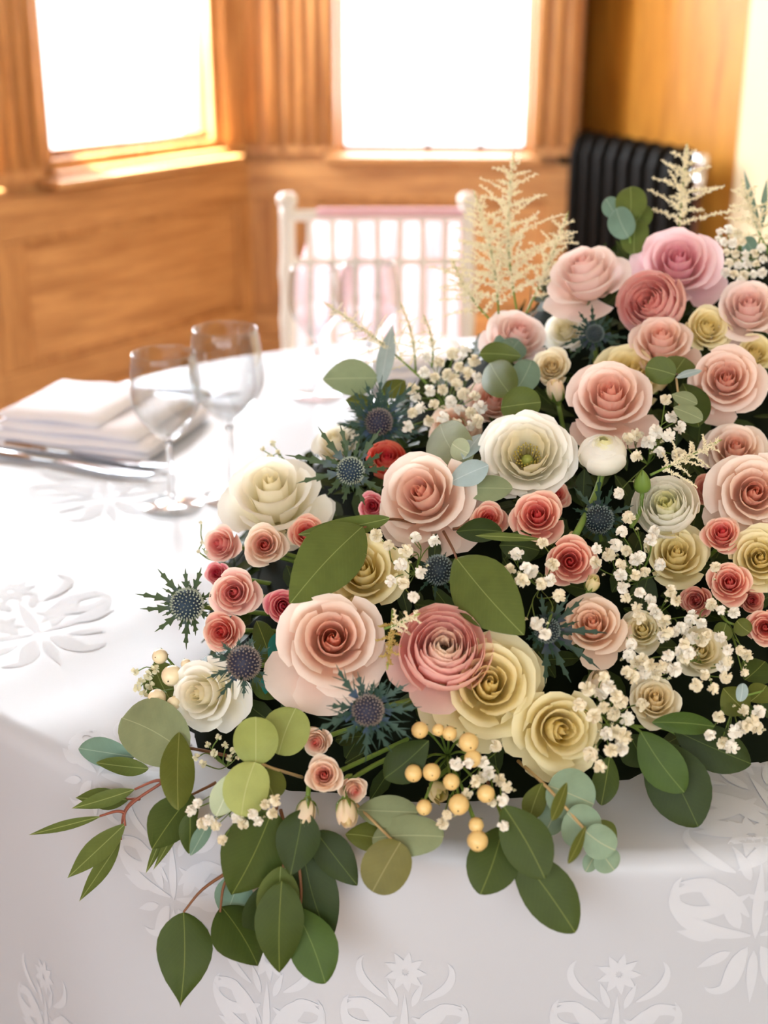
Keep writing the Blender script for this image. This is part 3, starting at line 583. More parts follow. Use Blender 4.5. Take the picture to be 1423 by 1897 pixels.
SPRIGS = [
["sprig with one broad green leaf over the yellow rose and a narrow leaf above it","brown",[[[0.0242,0.9582,0.9024],[0.0035,0.9427,0.9114],[-0.0154,0.9023,0.9209]]],[[[-0.0154,0.9,0.9231],[-0.064,0.834,0.8931],[0.4331,-0.6171,0.6569],0.0445,"ovate","green",0.06],[[0.0041,0.9067,0.9267],[-0.0627,0.9138,0.911],[-0.0719,-0.9873,-0.142],0.017,"ovate","green",0.1]]],
["single broad green leaf right of the dark sea holly, above the pink ranunculus","brown",[[[0.045,0.9415,0.9017],[0.0492,0.8946,0.9085],[0.0505,0.8602,0.915]]],[[[0.0501,0.8613,0.9153],[0.0923,0.8007,0.886],[-0.4262,-0.6163,0.6623],0.0445,"ovate","green",0.06]]],
["eucalyptus sprig with round grey green leaves at the left end of the mound","brown",[[[-0.1115,0.8261,0.7776],[-0.1446,0.8311,0.7811],[-0.178,0.8325,0.7736]]],[[[-0.1371,0.8084,0.7907],[-0.1899,0.8546,0.7916],[-0.5085,-0.5926,0.6247],0.0454,"round","greygreen",0.12],[[-0.1801,0.8422,0.7667],[-0.2261,0.865,0.7599],[-0.457,-0.8069,0.3742],0.0218,"oblong","bluegreen",0.1],[[-0.1674,0.8245,0.7679],[-0.209,0.844,0.7606],[-0.4418,-0.8807,0.1707],0.0143,"ovate","green",0.1],[[-0.1424,0.8163,0.8028],[-0.139,0.773,0.7683],[0.3752,-0.5585,0.7398],0.0251,"oblong","olive",0.15]]],
["dark oval leaf behind the cream berries at the left","brown",[[[-0.1437,0.8701,0.7871],[-0.1537,0.8725,0.7925]]],[[[-0.1527,0.8662,0.7939],[-0.174,0.9065,0.8089],[-0.3391,-0.4799,0.8092],0.0287,"oblong","green",0.1]]],
["drooping sprig of narrow willow like leaves, farthest left over the cloth","redbrown",[[[-0.1485,0.8375,0.7615],[-0.1534,0.8082,0.7685],[-0.1721,0.803,0.757],[-0.1801,0.7963,0.7504],[-0.1796,0.7908,0.743]],[[-0.1534,0.8082,0.7685],[-0.1607,0.8071,0.7688],[-0.1747,0.8086,0.7612]],[[-0.1801,0.7963,0.7504],[-0.1871,0.7995,0.7491],[-0.1994,0.8022,0.7433]],[[-0.1719,0.8073,0.755],[-0.179,0.8071,0.7498],[-0.1835,0.8038,0.7422],[-0.1845,0.7953,0.7283]],[[-0.1718,0.8068,0.7544],[-0.1833,0.819,0.7464]]],[[[-0.1747,0.8086,0.7612],[-0.2223,0.8144,0.7413],[-0.1777,-0.9734,0.1446],0.012,"lance","green",0.1],[[-0.182,0.818,0.7461],[-0.224,0.8349,0.7367],[-0.3993,-0.903,0.1589],0.0169,"lance","green",0.1],[[-0.1982,0.8017,0.7436],[-0.2561,0.8173,0.7169],[-0.311,-0.9423,0.1239],0.0076,"lance","green",0.08],[[-0.1793,0.7917,0.7446],[-0.2229,0.789,0.7011],[-0.0102,-0.9973,0.0725],0.0179,"lance","green",0.1],[[-0.1845,0.7953,0.7283],[-0.2159,0.7863,0.6824],[0.2634,-0.9646,0.0096],0.0124,"lance","green",0.1]]],
["small dark leaf with two hanging slender tips left of the white sprays","brown",[[[-0.1174,0.8068,0.7677],[-0.1344,0.7924,0.7662]]],[[[-0.1325,0.7928,0.7681],[-0.1606,0.7836,0.7294],[0.2103,-0.9746,0.0771],0.0333,"ovate","dark",0.2],[[-0.1387,0.7964,0.7525],[-0.1614,0.7854,0.7102],[0.2401,-0.963,0.1225],0.0079,"lance","green",0.1],[[-0.1555,0.7958,0.7329],[-0.1674,0.7881,0.7054],[0.2914,-0.9467,0.1372],0.0059,"lance","green",0.1],[[-0.131,0.7724,0.7666],[-0.1319,0.7634,0.7395],[0.329,-0.8997,0.2869],0.0156,"ovate","dark",0.1],[[-0.1161,0.7592,0.7692],[-0.1308,0.7626,0.7388],[0.0736,-0.9868,-0.1441],0.0114,"ovate","bluegreen",0.1]]],
["silver dollar eucalyptus sprig with pale lime round leaves below the ivory rose","tan",[[[-0.0564,0.7977,0.778],[-0.073,0.7789,0.7964],[-0.0856,0.7693,0.807],[-0.1,0.7631,0.8035]]],[[[-0.0848,0.7685,0.8067],[-0.0855,0.7869,0.8319],[0.0915,-0.8017,0.5908],0.0301,"round","lime",0.1],[[-0.0711,0.7851,0.8038],[-0.0601,0.8052,0.828],[-0.0294,-0.7624,0.6465],0.0325,"round","lime",0.1],[[-0.0851,0.7656,0.8102],[-0.0928,0.7433,0.7834],[0.1664,-0.7815,0.6013],0.0304,"round","limelight",0.1],[[-0.0805,0.7811,0.795],[-0.0726,0.7674,0.7806],[0.102,-0.6932,0.7135],0.0233,"round","olive",0.1],[[-0.0995,0.7588,0.8062],[-0.1097,0.7461,0.7815],[0.1603,-0.9034,0.3976],0.0191,"oblong","pale",0.1]]],
["broad dark eucalyptus leaves hanging down at the front left, over the table edge","brown",[[[-0.0722,0.8088,0.7708],[-0.0718,0.7638,0.7745],[-0.0761,0.7559,0.7544],[-0.0874,0.7508,0.7279]],[[-0.0689,0.7632,0.7749],[-0.0644,0.7466,0.7653],[-0.0663,0.7397,0.7448],[-0.0682,0.737,0.7339]],[[-0.0651,0.7564,0.7626],[-0.0579,0.7496,0.7503],[-0.055,0.741,0.7266],[-0.0562,0.7373,0.712]],[[-0.1035,0.7655,0.7257],[-0.1251,0.7684,0.7066],[-0.1376,0.76,0.6942]],[[-0.1007,0.7749,0.7277],[-0.1094,0.7642,0.7134],[-0.1112,0.7518,0.7006]]],[[[-0.0736,0.7559,0.7799],[-0.1015,0.7443,0.721],[0.092,-0.9843,0.1505],0.0467,"ovate","dark",0.15],[[-0.0527,0.7482,0.7851],[-0.0609,0.729,0.7476],[0.0338,-0.893,0.4488],0.0295,"ovate","dark2",0.1],[[-0.1376,0.76,0.6942],[-0.1382,0.7274,0.6413],[0.1902,-0.8374,0.5124],0.0384,"point","dark",0.12],[[-0.111,0.7567,0.7013],[-0.0849,0.7327,0.6714],[0.4228,-0.4898,0.7625],0.0407,"ovate","dark",0.35],[[-0.0984,0.7669,0.7203],[-0.1109,0.7664,0.6846],[-0.0187,-0.9996,0.02],0.0269,"ovate","bluegreen",0.1],[[-0.0679,0.7389,0.7475],[-0.0756,0.7272,0.6982],[0.1145,-0.9702,0.2135],0.0286,"ovate","green",0.1],[[-0.0667,0.7293,0.7431],[-0.0684,0.7107,0.6846],[0.1172,-0.9473,0.2981],0.0325,"ovate","dark",0.12],[[-0.0595,0.7351,0.7181],[-0.0383,0.7067,0.6793],[-0.0274,-0.8135,0.581],0.0329,"oblong","green2",0.12],[[-0.0541,0.7572,0.7449],[-0.0359,0.7327,0.6914],[-0.0817,-0.9166,0.3914],0.0361,"ovate","dark2",0.12],[[-0.0455,0.7576,0.7618],[-0.0177,0.7408,0.731],[-0.0735,-0.9015,0.4265],0.0256,"ovate","dark2",0.12],[[-0.0809,0.7563,0.7194],[-0.0889,0.7456,0.6741],[0.213,-0.9586,0.189],0.0225,"ovate","dark2",0.1]]],
["sprig of olive brown and grey green round leaves at the front center","tan",[[[-0.0265,0.7899,0.77],[-0.0077,0.7536,0.7731],[0.0082,0.7315,0.7697]]],[[[0.0106,0.7279,0.7742],[-0.0074,0.7118,0.748],[0.0063,-0.8534,0.5212],0.0318,"round","olivebrown",0.12],[[-0.0076,0.7456,0.7651],[0.0383,0.7287,0.7778],[-0.4041,-0.5429,0.7362],0.0279,"round","greygreen",0.15],[[-0.0186,0.7672,0.7722],[0.0225,0.7504,0.7815],[-0.3713,-0.4648,0.8038],0.0233,"oblong","greygreen",0.15],[[0.0002,0.7626,0.7996],[0.0292,0.7668,0.8258],[-0.3608,-0.7731,0.5217],0.0263,"ovate","dark2",0.1],[[-0.0258,0.7585,0.759],[0.0048,0.7517,0.7574],[-0.0891,-0.5895,0.8028],0.0203,"oblong","olive",0.1]]],
["three broad dark leaves hanging over the front edge under the berries","brown",[[[0.0695,0.791,0.7823],[0.0747,0.7429,0.7886],[0.0809,0.73,0.781],[0.0853,0.718,0.7731]]],[[[0.0769,0.7364,0.7807],[0.061,0.7058,0.7504],[0.0777,-0.7216,0.6879],0.034,"oblong","dark",0.12],[[0.0759,0.7318,0.7994],[0.101,0.7022,0.7651],[-0.2032,-0.8096,0.5507],0.0322,"oblong","dark",0.12],[[0.0831,0.7237,0.7723],[0.1209,0.6951,0.7293],[-0.0837,-0.8631,0.498],0.0337,"oblong","dark",0.12]]],
["grey eucalyptus tip with stacked round leaves at the front","tan",[[[0.092,0.7976,0.791],[0.1053,0.7542,0.7997],[0.1218,0.7404,0.7862],[0.1363,0.727,0.7729],[0.1419,0.7231,0.757]]],[[[0.1071,0.7545,0.7995],[0.1377,0.7533,0.7858],[0.1996,-0.8328,0.5164],0.0341,"round","eucal",0.1],[[0.1183,0.7408,0.788],[0.1374,0.7346,0.7737],[0.1009,-0.856,0.507],0.0288,"round","eucal",0.1],[[0.1288,0.7268,0.7832],[0.1473,0.72,0.7737],[0.0055,-0.8069,0.5907],0.0221,"round","eucal",0.1],[[0.1387,0.7254,0.7698],[0.1473,0.7184,0.7596],[0.1512,-0.7521,0.6415],0.0188,"round","eucal",0.1],[[0.1035,0.7552,0.8012],[0.0949,0.7472,0.7774],[0.1005,-0.9535,0.284],0.0163,"oblong","olive",0.1],[[0.1172,0.741,0.8103],[0.1056,0.7189,0.7968],[0.6299,-0.6188,0.4694],0.0108,"oblong","olive",0.1],[[0.1283,0.7249,0.7886],[0.115,0.7042,0.775],[0.602,-0.6711,0.4327],0.0089,"oblong","olive",0.1],[[0.1408,0.7508,0.7749],[0.1535,0.7489,0.7594],[0.433,-0.7819,0.4485],0.0131,"oblong","green",0.1],[[0.1388,0.7335,0.7641],[0.13,0.7239,0.7543],[0.2885,-0.8038,0.5203],0.0114,"oblong","eucal",0.1],[[0.1169,0.7564,0.7837],[0.1059,0.7469,0.7671],[0.0474,-0.88,0.4727],0.0181,"round","eucal",0.1]]],
["broad dark leaves fanned out at the lower right over the cloth","green",[[[0.1593,0.8318,0.8049],[0.1698,0.8072,0.8129],[0.1756,0.798,0.8129],[0.1851,0.7972,0.8061]],[[0.1698,0.8072,0.8129],[0.1936,0.8129,0.8074],[0.2051,0.8121,0.8014]]],[[[0.1716,0.7852,0.8217],[0.1991,0.7636,0.7882],[-0.2226,-0.8916,0.3943],0.0289,"oblong","green2",0.12],[[0.1813,0.7976,0.8089],[0.2096,0.7595,0.7639],[-0.3029,-0.8127,0.4977],0.0433,"oblong","dark2",0.12],[[0.1811,0.7959,0.8225],[0.224,0.7967,0.8187],[0.0739,-0.754,0.6527],0.0157,"oblong","green2",0.1],[[0.2002,0.8122,0.8069],[0.2537,0.8029,0.7855],[0.0524,-0.8615,0.505],0.0316,"oblong","dark2",0.1],[[0.1684,0.8073,0.8064],[0.1802,0.8018,0.784],[0.0646,-0.9606,0.2703],0.0262,"oblong","dark2",0.1],[[0.1528,0.7885,0.8009],[0.1453,0.7672,0.7756],[-0.0288,-0.7613,0.6478],0.0183,"oblong","dark",0.1]]],
["eucalyptus tip with five round green and blue leaves above the open ivory ranunculus","tan",[[[0.1061,1.1099,0.9403],[0.1089,1.0965,0.9588],[0.1063,1.1144,0.9726],[0.103,1.1588,0.9846]]],[[[0.1181,1.1325,0.9867],[0.0836,1.1517,0.984],[-0.4895,-0.8703,0.0539],0.0211,"oblong","green",0.1],[[0.1037,1.0681,0.972],[0.0912,1.1257,0.9828],[-0.5477,-0.2681,0.7926],0.0309,"round","green",0.1],[[0.0957,1.059,0.9632],[0.1272,1.0511,0.9702],[-0.3159,-0.7917,0.5229],0.0304,"round","green",0.1],[[0.1076,1.0761,0.9696],[0.1267,1.1252,0.9849],[0.2274,-0.3683,0.9015],0.0257,"round","bluegreen",0.1],[[0.1063,1.1552,0.9782],[0.1211,1.1807,0.9888],[0.2208,-0.4797,0.8492],0.0255,"round","bluegreen",0.1],[[0.1077,1.1748,0.9853],[0.0987,1.1841,0.9869],[-0.7071,-0.6976,0.1157],0.0152,"round","bluegreen",0.1]]],
["eucalyptus sprig with curled grey leaves between the blush rose and the open ivory ranunculus","tan",[[[0.0712,0.9849,0.909],[0.0666,0.9874,0.9305],[0.0608,1.0007,0.9415],[0.058,1.0336,0.9507]]],[[[0.0619,0.9826,0.939],[0.0461,1.0616,0.9485],[-0.4964,-0.2015,0.8444],0.038,"round","greygreen",0.15],[[0.0654,0.989,0.9478],[0.0536,1.0051,0.9502],[-0.6748,-0.5666,0.4729],0.0178,"round","pale",0.1],[[0.0612,0.9864,0.9442],[0.0775,1.0209,0.9526],[-0.0005,-0.2361,0.9717],0.0164,"oblong","bluepale",0.1],[[0.0494,0.9608,0.9337],[0.0792,0.9647,0.9466],[-0.1892,-0.7301,0.6567],0.0214,"oblong","bluepale",0.15],[[0.0574,0.9694,0.9261],[0.0978,0.9601,0.9295],[-0.2077,-0.6297,0.7485],0.0235,"oblong","greygreen",0.1]]],
["dark eucalyptus sprig with flat round leaves right of the pink rose in the middle","tan",[[[0.2422,1.0413,0.9482],[0.2388,1.0493,0.9731],[0.2389,1.0661,0.9864]]],[[[0.2369,1.0599,0.9904],[0.2136,1.0686,0.9948],[-0.3159,-0.9303,0.1864],0.023,"round","green",0.1],[[0.2399,1.0778,0.9876],[0.2519,1.0962,0.9955],[0.1146,-0.4563,0.8824],0.0256,"round","green",0.1],[[0.2342,1.0468,0.9919],[0.2552,1.0499,0.9973],[-0.1689,-0.4231,0.8902],0.0087,"oblong","bluepale",0.1],[[0.2279,1.0272,0.9842],[0.2457,1.0152,0.9799],[-0.1842,-0.561,0.8071],0.0144,"oblong","greygreen",0.1],[[0.2264,1.0112,0.978],[0.2467,0.9973,0.9723],[-0.2144,-0.6194,0.7552],0.0163,"oblong","greygreen",0.1],[[0.2474,1.0784,0.9782],[0.2518,1.0284,0.9569],[-0.3131,-0.3957,0.8634],0.0291,"oblong","dark",0.1]]],
["broad grey green leaf with a narrow upright blue grey leaf at the upper left","green",[[[0.0133,1.1062,0.9268],[0.0016,1.1293,0.9489],[-0.0064,1.1475,0.9622]]],[[[-0.0055,1.1488,0.9628],[-0.0542,1.1537,0.9604],[-0.097,-0.9924,-0.076],0.0355,"ovate","greygreen",0.15],[[-0.0035,1.1313,0.9556],[0.0082,1.2203,0.9949],[-0.1043,-0.3903,0.9148],0.016,"lance","bluepale",0.1],[[0.0002,1.1333,0.9502],[0.0185,1.1592,0.9574],[0.2664,-0.4269,0.8642],0.0227,"ovate","olive",0.1],[[-0.0102,1.1367,0.9442],[-0.034,1.142,0.9441],[-0.2151,-0.9716,-0.0983],0.0155,"ovate","olive",0.1]]],
["blurred eucalyptus tip standing in front of the black radiator","green",[[[0.2283,1.2396,1.04],[0.2245,1.2337,1.0659],[0.2237,1.2546,1.0868],[0.2266,1.2696,1.1042]]],[[[0.2246,1.2424,1.0864],[0.2267,1.2645,1.1118],[-0.2665,-0.7167,0.6445],0.0288,"round","green",0.1],[[0.2217,1.2281,1.0718],[0.2126,1.2505,1.0943],[-0.4436,-0.7181,0.5363],0.0247,"round","bluegreen",0.1],[[0.2269,1.2244,1.0578],[0.2324,1.2522,1.0847],[-0.3132,-0.6277,0.7127],0.0262,"round","green",0.1],[[0.2138,1.2604,1.0859],[0.2059,1.2733,1.0997],[-0.6076,-0.722,0.3309],0.0178,"round","bluegreen",0.1],[[0.2285,1.2493,1.0754],[0.2422,1.2667,1.0948],[-0.1729,-0.6693,0.7226],0.0229,"round","green",0.1]]],
["dark leaf and a thin edge on leaf under the coral spray roses","brown",[[[0.0524,0.9436,0.9031],[0.0754,0.9255,0.9127]]],[[[0.0532,0.9216,0.91],[0.086,0.9096,0.9149],[-0.3528,-0.7081,0.6117],0.0191,"oblong","dark2",0.1],[[0.0641,0.8787,0.9247],[0.1134,0.8705,0.9249],[-0.1057,-0.6171,0.7797],0.0069,"lance","green",0.1],[[0.0847,0.9138,0.9024],[0.1143,0.9105,0.8995],[-0.0211,-0.7676,0.6406],0.0249,"oblong","dark2",0.1]]],
["small round eucalyptus leaves in shade at the lower right edge","green",[[[0.2454,0.8959,0.8583],[0.2454,0.872,0.8612],[0.255,0.87,0.8579]],[[0.2403,0.8407,0.8172],[0.2474,0.8236,0.8268],[0.2641,0.827,0.8292]]],[[[0.2427,0.8614,0.8643],[0.2361,0.8515,0.8565],[0.152,-0.671,0.7258],0.014,"round","green",0.1],[[0.2509,0.864,0.8652],[0.2596,0.8581,0.8588],[-0.1273,-0.8102,0.5722],0.0133,"round","olive",0.1],[[0.2357,0.8269,0.8314],[0.2512,0.8162,0.8183],[0.001,-0.7746,0.6325],0.0235,"oblong","olive",0.1],[[0.2417,0.8035,0.834],[0.2445,0.8124,0.8432],[-0.4752,-0.5601,0.6786],0.0084,"round","bluepale",0.1],[[0.2538,0.8213,0.8239],[0.2665,0.8299,0.8318],[-0.1728,-0.5186,0.8374],0.0181,"oblong","olive",0.1],[[0.2569,0.8494,0.8254],[0.2735,0.8607,0.8346],[-0.1208,-0.516,0.848],0.0242,"oblong","dark",0.1]]],
["teal green leaves in the gap between the spray roses and the blush rose","green",[[[-0.0758,0.878,0.8188],[-0.0846,0.8957,0.8363]]],[[[-0.0805,0.865,0.8279],[-0.095,0.9046,0.8453],[-0.4132,-0.4896,0.7678],0.0182,"oblong","dark",0.1],[[-0.0827,0.8697,0.8298],[-0.0696,0.8858,0.8479],[-0.0954,-0.7071,0.7006],0.0164,"oblong","teal",0.1],[[-0.0741,0.8567,0.8258],[-0.0835,0.848,0.8131],[0.3486,-0.8722,0.3431],0.0202,"oblong","teal",0.1],[[-0.0946,0.8674,0.82],[-0.0734,0.8432,0.8158],[-0.3073,-0.4169,0.8554],0.0198,"oblong","dark",0.1]]],
["grey blue slender leaves out of focus at the right edge above the pale roses","green",[[[0.3397,1.2319,1.0514],[0.3437,1.2376,1.075]]],[[[0.3435,1.2367,1.0742],[0.3407,1.3082,1.1227],[-0.6462,-0.4451,0.6199],0.0063,"lance","bluegreen",0.1],[[0.3451,1.24,1.077],[0.3617,1.3011,1.1146],[-0.4208,-0.3897,0.8192],0.0063,"lance","bluegreen",0.1],[[0.3352,1.2174,1.0591],[0.3284,1.2338,1.0707],[-0.7344,-0.5671,0.3727],0.0154,"oblong","bluegreen",0.1]]]
]
BERRIES = [
["cluster of cream yellow berries under the yellow roses at the front",[0.0445,0.8113,0.7868],[[0.0235,0.7697,0.8322,0.0057],[0.055,0.762,0.8275,0.0067],[0.0429,0.7669,0.8314,0.0049],[0.0192,0.755,0.8087,0.0058],[0.031,0.7532,0.8106,0.006],[0.0435,0.7474,0.807,0.0056],[0.0481,0.7378,0.7962,0.0069],[0.026,0.7414,0.7917,0.0052],[0.0654,0.7398,0.803,0.0059],[0.0588,0.7281,0.7873,0.005],[0.0596,0.722,0.7797,0.0069],[0.0576,0.7549,0.8197,0.0059],[0.0355,0.7689,0.8327,0.0042]],"yellow"],
["cluster of ivory berries beside the ivory rose at the left end",[-0.1464,0.8907,0.7891],[[-0.1647,0.8846,0.826,0.0058],[-0.1536,0.8664,0.8201,0.0078],[-0.1638,0.856,0.8073,0.0068],[-0.1502,0.8462,0.8088,0.005],[-0.1433,0.8683,0.8283,0.0039]],"ivory"]
]
